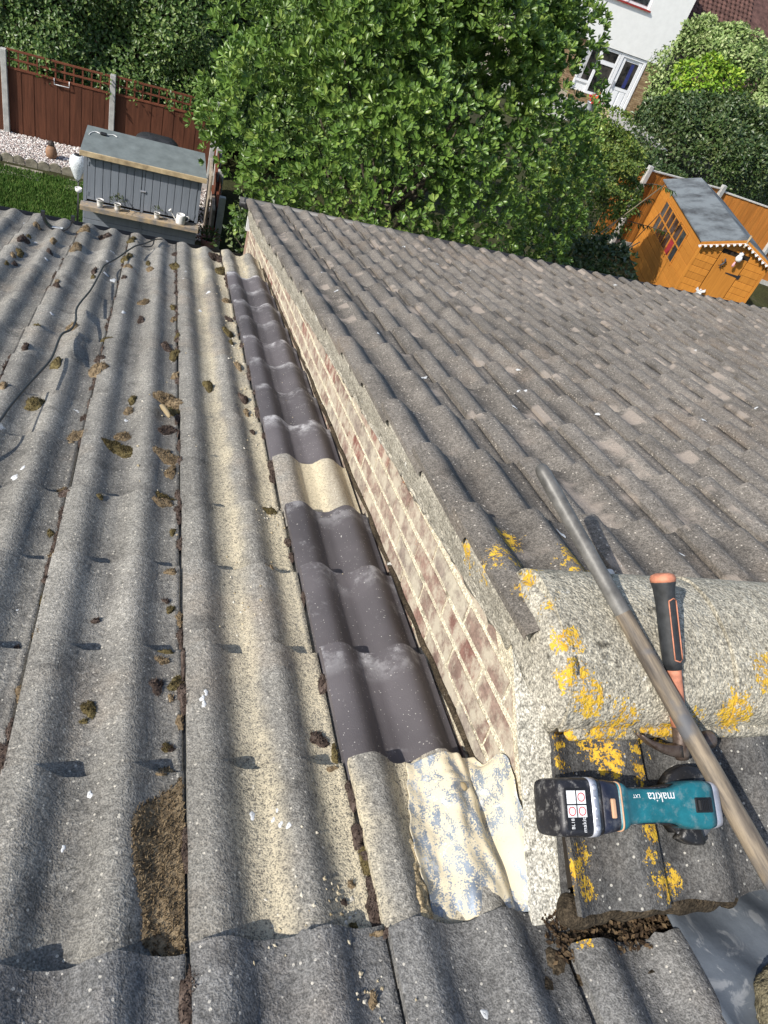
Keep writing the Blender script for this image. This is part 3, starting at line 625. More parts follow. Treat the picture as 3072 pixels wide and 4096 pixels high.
def lead_sheet():
    nu,nv=44,40; V=[];F=[]
    for jv in range(nv+1):
        t=jv/nv; v=.893-.309*t
        ul=np.interp(v,[.55,.60,.67,.74,.80,.893],[.535,.522,.512,.514,.528,.549])+.002*math.sin(v*140)
        up=np.interp(v,[.55,.585,.64,.72,.80,.835,.86,.893],[.004,.012,.055,.095,.118,.09,.02,.0])
        if v>.835: up*=1
        for i in range(nu+1):
            a=i/nu
            if a<.72:
                u=ul+(.668-ul)*a/.72; h=hsurf(u,min(v,.898))+.012*min(1,(v-.575)/.05)
                h+=.0022*math.sin(u*95+v*40)*math.sin(v*50+u*30)+.0012*math.sin(u*150-v*60)*(a>.1)+.008*math.exp(-((u-.60-.12*(v-.7))/.012)**2)*(v<.84)+.010*math.exp(-((u-.650-.008*math.sin(v*24))/.010)**2)
            else:
                b_=(a-.72)/.28; u=.668+.030*min(1,b_*1.3)+.0015*math.sin(v*90); h=hsurf(.668,min(v,.898))+.012+up*b_**1.15+.004*math.sin(v*110+b_*6)*b_+ .004*(1-b_)
            V.append(tuple(L(u,v,h)))
    n=nu+1
    for j in range(nv):
        for i in range(nu): F.append((j*n+i,(j+1)*n+i,(j+1)*n+i+1,j*n+i+1))
    o=MB().add(V,F).build('lead_flashing',M_lead,None,True); s=o.modifiers.new('s','SOLIDIFY'); s.thickness=.0025; s.offset=1; s=o.modifiers.new('ss','SUBSURF'); s.levels=s.render_levels=1
    return tag(o,'crumpled blue grey lead sheet dusted with cream powder beside the brick wall','flashing')
lead_sheet()
o=rough_blob('mortar_lump',M_chip,[L(.633,.825,.028),L(.638,.815,.034),L(.64,.805,.028)],[.004,.008,.004],7,.3,None,1,3); tag(o,'small grey stone lump sitting on the lead sheet','stone')
# the open valley at lower right
def grid_sheet(name,mat,x0,x1,y0,y1,zf,nx=24,ny=18,thick=0):
    V=[(x0+(x1-x0)*i/nx,y0+(y1-y0)*j/ny,0) for j in range(ny+1) for i in range(nx+1)]; V=[(x,y,zf(x,y)) for x,y,_ in V]; n=nx+1
    F=[(j*n+i,j*n+i+1,(j+1)*n+i+1,(j+1)*n+i) for j in range(ny) for i in range(nx)]
    o=MB().add(V,F).build(name,mat,None,True)
    if thick: s=o.modifiers.new('s','SOLIDIFY'); s.thickness=thick; s.offset=1
    return o
zz=lambda y:z_left(y)
o=grid_sheet('valley_mud',M_mud,.66,1.02,.19,.46,lambda x,y:zz(y)-.012+.010*math.sin(x*60)*math.sin(y*75)+jit(.005),30,24); tag(o,'dark damp mud in the open gap behind the higher roof','mud')
def vz(x,y): return zz(y)+.014+.006*math.sin(x*40+y*30)+.03*max(0,(y-.30))*4-.02*max(0,x-1.0)
o=grid_sheet('lead_valley',M_lead2,.93,1.32,.05,.40,lambda x,y:vz(x,y)+.05*max(0,.985-x)*(1 if y>.2 else 0),26,20,.003); tag(o,'dull blue grey lead lining the gap at the lower right corner','flashing')
o=rough_blob('gap_mortar',M_mud,[BK(x,.262+jit(.006),-.032+jit(.004)) for x in np.linspace(.675,1.02,22)],.026,9,.3,None,1,21); tag(o,'dark mortar bedding under the tile ends above the gap','mortar')
o=rough_blob('mortar_heap',M_sandm,[L(x,v,h) for x,v,h in [(.985,.30,.02),(1.02,.37,.03),(1.06,.40,.03),(1.11,.40,.035),(1.18,.38,.03),(1.3,.35,.03)]],[.02,.032,.036,.04,.045,.05],12,.28,None,3,22); o.data.materials[0]=mortar_mat('mossy_mortar',(.10,.09,.06),(.27,.23,.14),False,14); tag(o,'rough mossy mortar mound at the lower right edge','mortar')
n=1100; P=np.stack([rng.uniform(.70,.99,n),rng.uniform(.225,.30,n),np.zeros(n)],1); P[:,2]=[zz(y)+rng.uniform(-.005,.014) for y in P[:,1]]
M_litter=rnd_mat('dead_leaf_litter',(0,(.02,.013,.008)),(.6,(.07,.045,.025)),(1,(.13,.09,.05)))
o=leaves('leaf_litter',P,rdir(n)*np.array([1,1,.5]),rdir(n)*.5+np.array([0,0,1]),rng.uniform(.006,.013,n),SMALL,M_litter); tag(o,'dead brown leaves rotting in the gap','leaves',kind='stuff')
# ---------------------------------------------------------------- pole
def wood_mat(name,stops,scale=(1,1,1),rough=.65,sc=30):
    m,nt,b=mk(name,rough,.35); tc=nd(nt,'ShaderNodeTexCoord').outputs['Object']; mp=nd(nt,'ShaderNodeMapping',{0:tc,'Scale':scale}).outputs[0]
    c=ramp(nt,noise(nt,sc,5,.65,mp),*stops); setc(nt,b,c); bump(nt,b,noise(nt,sc*2,4,.6,mp),.2,.003); return m,nt,b,c
pl=Vector((.988,.266,5.045)); pc=Vector((.806,.65,6-.803)); pd=(pc-pl); tip=pl+pd*1.655; low=pl-pd*.72; ax=(tip-low).normalized(); plen=(tip-low).length
q=ax.to_track_quat('Z','Y'); pole=empty('long_pole',low,q.to_matrix(),'long worn wooden pole with grey rounded end lying across the ridge','pole')
M_pw,nt,b,c=wood_mat('worn_pole_wood',[(.28,(.04,.034,.03)),(.45,(.12,.098,.075)),(.62,(.25,.20,.14)),(.78,(.08,.068,.058))],(1,1,.12),.6,55)
g_=noise(nt,9,3,.6); setc(nt,b,mixc(nt,sstep(nt,g_,.52,.62),c,(.10,.10,.105)))
M_pg=simple('grey_steel_sleeve',(.15,.145,.135),.5,.45,.28,30,120,.15,.002,.2)
m=MB(); zz_=[0,.03,.2,.4,plen-.33]; m.loft([[(r*math.cos(6.283*j/18),r*math.sin(6.283*j/18),z) for j in range(18)] for z,r in ((0,.013),(.01,.0175),(.25,.0175),(.5,.0165),(plen-.30,.0146),(plen-.295,.0142))]); m.build('shaft',M_pw,pole,True)
m=MB(); m.loft([[(r*math.cos(6.283*j/18),r*math.sin(6.283*j/18),z) for j in range(18)] for z,r in ((plen-.31,.0138),(plen-.305,.0145),(plen-.1,.0138),(plen-.018,.0136),(plen-.008,.012),(plen-.002,.008),(plen,.003))]); m.build('sleeve',M_pg,pole,True)
# ---------------------------------------------------------------- hammer
hb=Vector((.868,.68,6-.742)); hh=Vector((.912,.462,6-.928)); hz=(hb-hh).normalized(); hx=Vector((1,.12,-.02)); hx=(hx-hz*hx.dot(hz)).normalized(); hy=hz.cross(hx)
HM=Matrix((hx,hy,hz)).transposed(); ham=empty('claw_hammer',hh,HM,'claw hammer with black and orange grip lying over the ridge','hammer')
hl=(hb-hh).length
M_rub=simple('black_rubber_grip',(.028,.03,.032),.6,.4,.25,70,300,.2,.001); M_or=simple('faded_orange_rubber',(.50,.20,.12),.65,.35,.2,60,200,.2,.001)
M_hs=simple('rusty_hammer_steel',(.13,.105,.09),.45,.5,.35,60,160,.25,.002,.55,c2=(.07,.04,.028))
def oval(z,a,b,n=20,off=0): return [(a*math.cos(6.283*j/n)+off,b*math.sin(6.283*j/n),z) for j in range(n)]
MB().loft([oval(.035,.011,.014),oval(.06,.0118,.015),oval(.125,.0125,.0155),oval(.135,.013,.016)]).build('lower_handle',M_or,ham,True)
MB().loft([oval(.132,.0138,.0168),oval(.15,.0145,.0175),oval(.20,.0152,.018),oval(hl-.045,.0150,.018),oval(hl-.02,.0165,.020),oval(hl-.010,.0185,.0225),oval(hl-.006,.019,.023)]).build('grip',M_rub,ham,True)
MB().loft([oval(hl-.008,.0188,.0228),oval(hl-.002,.0195,.0235),oval(hl+.004,.017,.021),oval(hl+.007,.010,.013)]).build('end_cap',M_or,ham,True)
m=MB()
for sx in (-1,1):   # orange outline panels on the grip
    for cx,cy in ((0,-1),(0,1)):
        yy=cy*.0186
    p=[]
    for z in np.linspace(.15,hl-.04,8): p.append((sx*.0085,-.0163,z))
    m.tube(p,.0012,6)
m.tube([(-.0085,-.0163,.15),(0,-.0186,.146),(.0085,-.0163,.15)],.0012,6); m.tube([(-.0085,-.0163,hl-.04),(0,-.0186,hl-.036),(.0085,-.0163,hl-.04)],.0012,6)
m.build('grip_outline',M_or,ham,True)
# head: cheek, poll with face, curved split claw
MB().loft([oval(.040,.010,.0135),oval(.02,.011,.0135),oval(-.012,.0135,.0125),oval(-.020,.0115,.0105)]).build('cheek',M_hs,ham,True)
def ringx(x,r,cz=0.,n=16): return [(x,r*math.cos(6.283*j/n),cz+r*math.sin(6.283*j/n)) for j in range(n)]
MB().loft([ringx(.008,.0115),ringx(.03,.0105),ringx(.045,.0105),ringx(.05,.0155),ringx(.068,.0158),ringx(.071,.0145)]).build('striking_face',M_hs,ham,True)
for sy in (-1,1):
    R=[]
    for i in range(11):
        t=i/10; x=-.008-.082*t; z=-.004+.012*t+.030*t*t; wy=.0115*(1-.25*t); th=.011*(1-t)**.8+.0015; ya=sy*(.0004+.0035*max(0,t-.35)); yb=sy*wy
        R.append([(x,ya,z-th),(x,yb,z-th*.8),(x,yb,z+th*.8),(x,ya,z+th)])
    if sy<0: R=[r[::-1] for r in R]
    MB().loft(R).build('claw',M_hs,ham,True)
# ---------------------------------------------------------------- grinder
gp=BK(.658,.402,.030); gx=Vector((1,-.035,-.01)).normalized(); gz=Vector((0,-math.sin(pb),math.cos(pb))); gz=(gz-gx*gz.dot(gx)).normalized(); gy=gz.cross(gx)
GM=Matrix((gx*.93,gy*.95,gz*.95)).transposed(); gr=empty('angle_grinder',gp,GM,'teal cordless angle grinder with black battery lying below the ridge','angle grinder')
M_teal=simple('worn_teal_plastic',(.012,.145,.175),.4,.5,.25,25,200,.08,.001); 
def dusty(name,c,rough,amt=.55,metal=0.):
    m,nt,b=mk(name,rough,.45); P=pos(nt); b.inputs['Metallic'].default_value=metal
    k=ramp(nt,noise(nt,40,4,.6,P),(.3,tuple(x*.7 for x in c)),(.7,tuple(x*1.2 for x in c)))
    k=mixc(nt,mth(nt,'MULTIPLY',sstep(nt,noise(nt,60,5,.75,P),.5,.68),amt),k,(.36,.35,.33)); setc(nt,b,k); bump(nt,b,noise(nt,220,3),.12,.002); return m
M_teal=dusty('worn_teal_plastic',(.012,.13,.16),.42,.22); M_bat=dusty('scuffed_black_battery',(.015,.015,.019),.45,.42); M_dkb=dusty('dark_navy_plastic',(.014,.017,.032),.4,.2); M_gear=dusty('cast_silver_gear_case',(.50,.51,.56),.45,.25,.5); M_guard=dusty('black_steel_guard',(.02,.02,.022),.4,.35,.2); M_cutd=dusty('grey_cutting_disc',(.17,.17,.18),.8,.4)
M_tang=simple('tan_rubber_button',(.55,.33,.20),.6,.3,.1); M_lab=simple('white_label',(.72,.72,.72),.5,.3,.1,200,100,.02); M_blk=simple('label_black',(.012,.012,.013),.5,.4,.1)
def rrect(x,hy,hz,cz,r=.35,n=24):
    out=[]
    for j in range(n):
        a=6.283*j/n; c_,s_=math.cos(a),math.sin(a); e=.33; out.append((x,hy*math.copysign(abs(c_)**e,c_),cz+hz*math.copysign(abs(s_)**e,s_)))
    return out
bat=MB().loft([rrect(-.045,.030,.030,.036),rrect(-.043,.040,.039,.036),rrect(-.036,.0425,.042,.036),rrect(.0,.0435,.043,.037),rrect(.025,.0435,.043,.037),rrect(.032,.0415,.0405,.037)]).build('battery',M_bat,gr,True)
dk=MB().loft([rrect(.030,.0405,.0395,.037),rrect(.045,.040,.039,.037),rrect(.066,.037,.036,.037),rrect(.072,.033,.032,.037)]).build('battery_mount',M_dkb,gr,True)
# domed screws on the speckled strip of the battery
strip=MB().loft([rrect(.0100,.0440,.0437,.037),rrect(.0225,.0440,.0437,.037)]).build('speckled_strip',M_gear,gr,True)
for y,r in ((-.030,.0048),(-.016,.0026),(-.002,.003),(.013,.0026),(.028,.0048)):
    MB().lathe([(r,.0),(r,.0018),(r*.6,.003),(.0003,.0034)],12,(.016,y,.0795)).build('screw',M_gear,gr,True)
MB().box((.048,-.017,.074),(.056,.012,.0795)).build('release_button',M_tang,gr,bev=.002)
def lk(x,hy,hz,cz=.037): return rrect(x,hy,hz,cz)
MB().loft([lk(.068,.036,.035),lk(.078,.0365,.036),lk(.086,.034,.033),lk(.094,.0285,.0275),lk(.12,.0268,.0262),lk(.16,.0265,.026),lk(.185,.028,.0268),lk(.203,.033,.0285),lk(.222,.0375,.030),lk(.252,.0385,.030),lk(.266,.036,.028)]).build('body',M_teal,gr,True)
for sy in (-1,1):
    MB().loft([[(x,sy*(hy),z0),(x,sy*(hy+.0022),z0),(x,sy*(hy+.0022),z1),(x,sy*hy,z1)][::sy] for x,hy,z0,z1 in ((.092,.0262,.012,.055),(.13,.0252,.014,.058),(.175,.0262,.014,.056),(.2,.031,.02,.046))]).build('rubber_side_grip',M_guard,gr,True)
MB().loft([rrect(.262,.036,.0285,.036),rrect(.270,.037,.029,.036),rrect(.280,.0345,.028,.035),rrect(.284,.031,.024,.034)]).build('gear_case',M_gear,gr,True)
MB().loft([rrect(.282,.024,.019,.03),rrect(.294,.022,.017,.03),rrect(.304,.017,.013,.03),rrect(.308,.009,.008,.03)]).build('gear_nose',M_gear,gr,True)
MB().loft([rrect(.071,.0375,.0362,.037),rrect(.0735,.0378,.0365,.037)]).build('trim_seam',M_tang,gr,True)
sw=MB().box((.222,-.012,.064),(.258,.012,.0685)).build('switch_plate',M_blk,gr,bev=.003)
MB().box((.226,-.009,.068),(.248,.009,.0735)).build('slide_switch',M_blk,sw,bev=.002)
for i in range(5): MB().box((.229+.0035*i,-.0085,.0733),(.231+.0035*i,.0085,.0748)).build('switch_rib',M_blk,sw)
# guard and disc (disc plane roughly parallel to the roof, under the head)
gc=(.272,.0,-.004)
m=MB(); R=[]
for i in range(25):
    a=math.radians(35+190*i/24); R.append([(gc[0]+r*math.cos(a),gc[1]+r*math.sin(a),gc[2]+z) for r,z in ((.02,.016),(.060,.016),(.064,.012),(.064,-.010),(.061,-.010),(.061,.010),(.02,.013))])
m.loft(R); m.build('wheel_guard',M_guard,gr,True)
m=MB(); R=[]
for i in range(9):
    a=math.radians(235+45*i/8); R.append([(gc[0]+r*math.cos(a),gc[1]+r*math.sin(a),gc[2]+z) for r,z in ((.02,.014),(.062,.016),(.066,.010),(.066,-.010),(.062,-.010),(.02,.010))])
m.loft(R); m.build('guard_lip',M_guard,gr,True)
MB().lathe([(.004,-.002),(.0575,-.002),(.0575,.0015),(.004,.0015)],40,gc).build('cutting_disc',M_cutd,gr,True)
MB().lathe([(.012,-.001),(.014,.012),(.016,.022)],16,gc).build('spindle_flange',M_gear,gr,True)
# printed lettering
def text(txt,size,M,mat,name,parent,ext=.0002):
    cu=bpy.data.curves.new('t','FONT'); cu.body=txt; cu.size=size; cu.extrude=ext; cu.align_x='CENTER'; cu.align_y='CENTER'
    t=bpy.data.objects.new('t',cu); COL.objects.link(t); bpy.context.view_layer.update()
    me=bpy.data.meshes.new_from_object(t.evaluated_get(bpy.context.evaluated_depsgraph_get())); bpy.data.objects.remove(t); me.materials.clear(); me.materials.append(mat)
    o=bpy.data.objects.new(name,me); link(o,parent); o.matrix_local=M; return o
rot180=Matrix.Rotation(math.pi,4,'Z')
text('makita',.021,Matrix.Translation((.158,.0135,.0640))@Matrix.Rotation(math.radians(-7),4,'X')@rot180,M_lab,'brand_lettering',gr)
text('LXT',.008,Matrix.Translation((.108,.0150,.0645))@Matrix.Rotation(math.radians(-9),4,'X')@rot180,M_lab,'brand_lettering',gr)
MB().box((.105,-.0262,.0425),(.178,-.0225,.0545),Matrix.Rotation(0,4,'X')).build('rating_plate',M_blk,gr,bev=.001)
text('C€ 18V',.006,Matrix.Translation((.165,-.0264,.0485))@Matrix.Rotation(math.radians(90),4,'X'),M_lab,'rating_lettering',gr)
# warning label on the battery end
LBm=Matrix.Translation((-.0185,.0,.0802))@Matrix.Rotation(math.radians(-1.2),4,'Y')
bl=MB().add([(-.019,-.032,0),(.019,-.032,0),(.019,.028,0),(-.019,.028,0)],[(0,1,2,3)],LBm).build('warning_label',M_blk,gr)
for a,b_ in (((-.017,-.014),(-.001,.003)),((.001,-.014),(.017,.003)),((-.017,.005),(-.001,.024)),((.001,.005),(.017,.024))):
    MB().add([(a[0],a[1],.0004),(b_[0],a[1],.0004),(b_[0],b_[1],.0004),(a[0],b_[1],.0004)],[(0,1,2,3)],LBm).build('label_panel',M_lab,bl)
M_red=simple('label_red',(.5,.03,.03),.5,.3,.05)
for cx,cy in ((-.009,-.0055),(.009,-.0055),(.009,.0145)):
    R=[[(cx+r*math.cos(6.283*j/16),cy+r*math.sin(6.283*j/16),.0007) for j in range(16)] for r in (.0066,.0052)]
    MB().loft(R,False,LBm).build('warning_ring',M_red if cx>0 or True else M_blk,bl)
Rz90=Matrix.Rotation(math.radians(-90),4,'Z')
text('makita',.0095,LBm@Matrix.Translation((.011,-.023,.0006))@Rz90@rot180,M_lab,'brand_lettering',bl); text('BL18',.0075,LBm@Matrix.Translation((-.009,-.023,.0006))@Rz90@rot180,M_lab,'brand_lettering',bl)
# ================================================================ the gardens
def ground_mat():
    m,nt,b=mk('garden_soil',.95,.1); P=pos(nt); c=ramp(nt,noise(nt,.6,6,.6,P),(.3,(.035,.03,.018)),(.55,(.05,.055,.022)),(.7,(.09,.075,.05))); c=mixc(nt,1.,c,ramp(nt,noise(nt,14,4,.6,P),(.3,.6),(.7,1.3)),'MULTIPLY'); setc(nt,b,c); bump(nt,b,noise(nt,18,5,.7,P),.5,.05); return m
o=MB().add([(-300,-300,0),(300,-300,0),(300,300,0),(-300,300,0)],[(0,1,2,3)]).build('ground',ground_mat()); tag(o,kind='structure')
M_lawn=simple('lawn_turf',(.06,.11,.02),.95,.1,.3,3,40,.4,.03)
o=MB().add([(-7,6.3,.006),(-1.0,6.3,.006),(-.9,14.55,.006),(-7,14.3,.006)],[(0,1,2,3)]).build('lawn',M_lawn); tag(o,kind='structure')
n=42000; P=np.stack([rng.uniform(-4.2,-1.05,n),rng.uniform(11.2,14.45,n),np.full(n,.006)],1); D=rdir(n)*.45+np.array([0,0,1.]); 
M_grass=leaf_mat('grass_blades',(.045,.10,.018),(.10,.20,.035),(.17,.22,.06),.6,.25,.4)
o=leaves('grass',P,D,rdir(n),rng.uniform(.04,.085,n),NARROW,M_grass); tag(o,'short green lawn grass left of the grey shed','grass',kind='stuff')
M_gravb=simple('gravel_bed_base',(.36,.33,.30),.95,.1,.2,30,80,.5,.02)
o=MB().add([(-7,14.75,.004),(.9,14.75,.004),(.9,16.1,.004),(-7,16.1,.004)],[(0,1,2,3)]).build('gravel_bed',M_gravb); tag(o,kind='structure')
M_grav=rnd_mat('white_pink_gravel',(0,(.16,.13,.12)),(.25,(.42,.33,.30)),(.6,(.62,.58,.54)),(1,(.78,.76,.73)))
n=11000; chips('gravel',np.stack([rng.uniform(-4.4,-1.0,n),rng.uniform(14.72,16.12,n),rng.uniform(.008,.03,n)],1),rng.uniform(.014,.028,n),M_grav,'white and pink gravel between the brown fence and the lawn',.7)
n=900; chips('gravel',np.stack([rng.uniform(.55,.95,n),rng.uniform(13.0,15.5,n),rng.uniform(.008,.03,n)],1),rng.uniform(.014,.028,n),M_grav,'strip of pale gravel right of the grey shed',.7)
M_conc=simple('grey_concrete',(.40,.39,.36),.9,.2,.2,12,60,.4,.01); M_post=simple('concrete_post',(.42,.42,.40),.9,.2,.15,8,90,.4,.006)
# scalloped edging stones
M_edge=simple('edging_stone',(.24,.22,.17),.95,.1,.25,9,50,.5,.01)
em=MB(); 
for i in range(8):
    pass
R=[]
for y in (0,.05): R.append([( -.10+.2*j/10,y,(.10+.05*math.sin(math.pi*j/10))) for j in range(11)]+[(.10,y,0),(-.10,y,0)])
edge_me=MB().loft(R).build('edging_stone',M_edge); eme=edge_me.data; bpy.data.objects.remove(edge_me)
ed=empty('lawn_edging',(-2.6,14.7,0),label='row of scalloped grey edging stones between gravel and lawn',cat='edging')
for i in range(24): inst('edging_stone',eme,Matrix.Translation((-2.4+.205*i-1.2+jit(.01),jit(.015),jit(.01)))@Matrix.Rotation(jit(.06),4,'Z'),ed)
for i,(x0,x1,y0,y1,lb) in enumerate([(-2.72,-2.08,14.12,14.56,'weathered paving slab below the edging at the left'),(-1.66,-1.2,14.02,14.5,'weathered paving slab beside the white vase light')]):
    o=MB().box((x0,y0,0),(x1,y1,.03)).build('paving_slab',simple('weathered_slab',(.33,.29,.23),.9,.2,.25,6,50,.3,.01) if i==0 else bpy.data.materials['weathered_slab'],bev=.01); tag(o,lb,'paving slab','paving slabs at the lawn edge')
# brown fence with trellis
def board_mat(name,a,b_,sc=3.,var=.35):
    m,nt,b=mk(name,.7,.3); P=pos(nt); mp=nd(nt,'ShaderNodeMapping',{0:P,'Scale':(9,9,.7)}).outputs[0]
    c=ramp(nt,noise(nt,sc,5,.6,mp),(.3,a),(.7,b_)); c=mixc(nt,var,c,ramp(nt,orand(nt),(0,.7),(1,1.3)),'MULTIPLY'); setc(nt,b,c); bump(nt,b,noise(nt,sc*3,4,.6,mp),.2,.01); return m
M_bf=board_mat('red_brown_fence_stain',(.062,.021,.010),(.12,.043,.022)); M_bt=board_mat('red_brown_trellis',(.11,.034,.018),(.17,.058,.03))
brd=MB().box((0,0,0),(.118,.016,1.)).build('b',M_bf); bme=brd.data; bpy.data.objects.remove(brd)
def fence(x0,x1,y,label,zb=0,zt=1.17,trel=.30,boards=True):
    f=empty('trellis_fence_panel',(x0,y,0),label=label,cat='fence',group='brown fence panels under the hedge'); w=x1-x0; n=int(round(w/.107))
    for i in range(n): inst('board',bme,Matrix.Translation((.107*i*w/(n*.107),jit(.003)-(.006 if i%2 else 0),zb+.02))@Matrix.Rotation(jit(.006),4,'Y')@Matrix.Diagonal((1,1,zt-zb-.02+jit(.008),1)),f)
    for z,t in ((zt,.035),(zt+trel*.5,.028),(zt+trel,.03)): MB().box((0,-.022,z-t/2),(w,.012,z+t/2)).build('trellis_rail',M_bt,f)
    k=int(w/.15)
    for i in range(k+1):
        x=min(w-.03,.02+i*(w-.05)/k); MB().box((x,-.010,zt+.018),(x+.028,.010,zt+trel-.016)).build('trellis_slat',M_bt,f)
    return f
fence(-4.84,-2.99,16.12,'brown board fence panel with trellis at the far left edge'); f1=fence(-2.88,-1.10,16.14,'brown board fence panel with trellis holding a small white rail'); fence(-.99,.86,16.2,'brown board fence panel with trellis behind the grey shed')
MB().tube([(.80,-.03,1.19),(.80,-.05,1.09),(1.06,-.05,1.09),(1.06,-.03,1.19)],.009,8).build('hanging_rail',M_white,f1,True)
for x,y,z,lb in [(-2.93,16.12,1.47,'grey concrete fence post at the far left of the brown fence'),(-1.05,16.16,1.50,'grey concrete fence post behind the left end of the grey shed'),(.92,16.2,1.5,'grey concrete fence post at the corner under the big tree')]:
    o=MB().box((x-.05,y-.06,0),(x+.05,y+.05,z)).build('fence_post',M_post,bev=.008); tag(o,lb,'fence post','concrete posts of the brown fence')
# side fence right of the shed, seen edge on
sf=empty('side_fence',(1.0,13,0),label='low brown side fence seen edge on right of the grey shed',cat='fence')
for i in range(26): inst('board',bme,Matrix.Translation((-.02,.107*i-.2,0.02))@Matrix.Rotation(math.pi/2,4,'Z')@Matrix.Diagonal((1,1,.95+jit(.01),1)),sf)
for z in (.25,.78): MB().box((-.07,-.2,z),(-.036,2.6,z+.05)).build('rail',M_bt,sf)
for y in (-.3,.9,2.1): MB().box((-.06,y-.05,0),(.05,y+.05,1.03)).build('post',M_post,sf,bev=.01)
M_old=simple('weathered_grey_wood',(.34,.29,.23),.9,.2,.25,9,60,.3,.01)
for i,(x,y,z,h_,w_) in enumerate([(.80,13.35,0,1.1,.035),(.86,12.75,0,.75,.05)]):
    o=MB().box((x,y,0),(x+w_,y+.9-.2*i,h_)).build('old_board',M_old,bev=.004); tag(o,['tall weathered board standing between the grey shed and side fence','short weathered board leaning near the pink flower pot'][i],'board')
# ---------------------------------------------------------------- grey shed
gs=empty('grey_shed',(-1.16,12.1,0),label='grey painted garden shed with felt roof and pot shelf',cat='shed')
M_gp=board_mat('grey_blue_shed_paint',(.175,.195,.228),(.21,.234,.27),3.,.15); M_felt=simple('green_grey_roof_felt',(.16,.185,.185),.95,.15,.12,6,220,.5,.006); M_fas=simple('bare_timber_fascia',(.52,.41,.25),.8,.25,.25,7,40,.2,.006,c2=(.28,.21,.13)); M_worn=simple('peeling_shelf_paint',(.42,.31,.18),.8,.25,.1,9,60,.3,.006,c2=(.16,.165,.18))
W=1.76; D_=.66
MB().box((.0,.02,0),(.03,D_,1.46)).build('side_wall',M_gp,gs); MB().box((W-.03,.02,0),(W,D_,1.46)).build('side_wall',M_gp,gs); MB().box((.031,D_-.03,0),(W-.031,D_,1.52)).build('back_wall',M_gp,gs); MB().box((.032,.03,0),(W-.032,.045,1.44)).build('inner_panel',M_deck,gs)
def door(x0,x1,handle):
    dr=MB().box((x0,.012,.76),(x1,.028,1.43)).build('door',M_gp,gs); n=7; w=(x1-x0)/n
    for i in range(n): MB().box((x0+w*i+.004,-.004,.765),(x0+w*(i+1)-.004,.0125,1.425)).build('door_board',M_gp,dr,bev=.004)
    hx_=x0+.012 if handle=='r' else x1-.012
    for z in (.86,1.32): MB().box((hx_-.012 if handle=='r' else hx_-.006,-.010,z-.03),(hx_+.012,-.003,z+.03)).build('hinge',M_gp,dr)
    return dr
MB().box((.0,-.002,.74),(.05,.03,1.45)).build('corner_trim',M_gp,gs); MB().box((W-.05,-.002,.74),(W,.03,1.45)).build('corner_trim',M_gp,gs); MB().box((.86,-.006,.74),(.90,.03,1.45)).build('centre_post',M_gp,gs)
door(.055,.855,'r'); door(.905,W-.055,'l')
MB().box((.845,-.018,1.06),(.925,-.006,1.085)).box((.87,-.03,1.068),(.895,-.018,1.078)).build('latch',M_gear,gs,bev=.003)
for i in range(5): MB().box((.0,-.004-.002*(i%2),.02+.142*i),(.865,.03,.157+.142*i)).build('cladding_board',M_gp,gs,bev=.006); MB().box((.895,-.004-.002*(i%2),.02+.142*i),(W,.03,.157+.142*i)).build('cladding_board',M_gp,gs,bev=.006)
MB().box((.866,-.010,.02),(.894,.03,.73)).build('centre_batten',M_gp,gs)
for i in range(2): MB().box((-.03,-.20+.098*i,.705),(W+.02,-.106+.098*i,.728)).build('shelf_plank',M_worn,gs,bev=.004)
MB().box((-.028,-.205,.66),(W+.018,-.198,.727)).build('shelf_edge',M_worn,gs)
rf=MB().add([(-.05,-.07,1.49),(W+.06,-.07,1.49),(W+.02,D_+.06,1.60),(-.02,D_+.06,1.60),(-.05,-.07,1.515),(W+.06,-.07,1.515),(W+.02,D_+.06,1.625),(-.02,D_+.06,1.625)],[(0,3,2,1),(4,5,6,7),(0,1,5,4),(1,2,6,5),(2,3,7,6),(3,0,4,7)]).build('roof',M_felt,gs)
MB().box((-.055,-.095,1.445),(W+.065,-.071,1.520)).build('fascia',M_fas,gs,bev=.003)
# small things on and round the shed
M_wpot=simple('white_ceramic',(.72,.71,.69),.35,.5,.06,14,60,.1,.004); M_soil=simple('potting_soil',(.03,.022,.015),.95)
M_gera=leaf_mat('geranium_leaf',(.035,.055,.02),(.07,.10,.035),(.09,.07,.05),.6,.3,.3)
def pot(name,x,y,z,r,h_,label,mat,plant=0,lm=None,parent=None,spread=.09):
    p=empty(name,(x,y,z),label=label,cat='flower pot' if plant else 'pot')
    MB().lathe([(r*.78,0),(r*.86,h_*.4),(r,h_*.92),(r*1.05,h_*.93),(r*1.05,h_),(r*.93,h_),(r*.9,h_*.85)],20).build('pot',mat,p,True)
    MB().lathe([(.001,h_*.86),(r*.9,h_*.86),(r*.9,h_*.84)],16).build('soil',M_soil,p)
    if plant:
        n=plant; d_=rdir(n)*np.array([1,1,.6]); d_[:,2]=abs(d_[:,2])+.2; Pp=d_*spread*rng.random((n,1))**.5+np.array([0,0,h_+.02]); leaves('foliage',Pp,d_+rdir(n)*.4,rdir(n)*.4+np.array([0,0,1.]),rng.uniform(.02,.035,n)*spread/.09*1.1,BIGLEAF,lm,p)
    return p
pot('candle_pot',-.90,11.98,.728,.052,.12,'white ribbed ceramic pot at the left end of the shed shelf',M_wpot)
pot('plant_pot',-.64,11.98,.728,.05,.11,'white pot with large leafy geranium on the shed shelf',M_wpot,60,M_gera,spread=.12)
pot('plant_pot',-.04,11.98,.728,.048,.10,'white pot with small geranium beside the watering can',M_wpot,40,M_gera,spread=.09)
wc=empty('watering_can',(.33,11.99,.728),label='embossed white watering can at the right end of the shed shelf',cat='watering can')
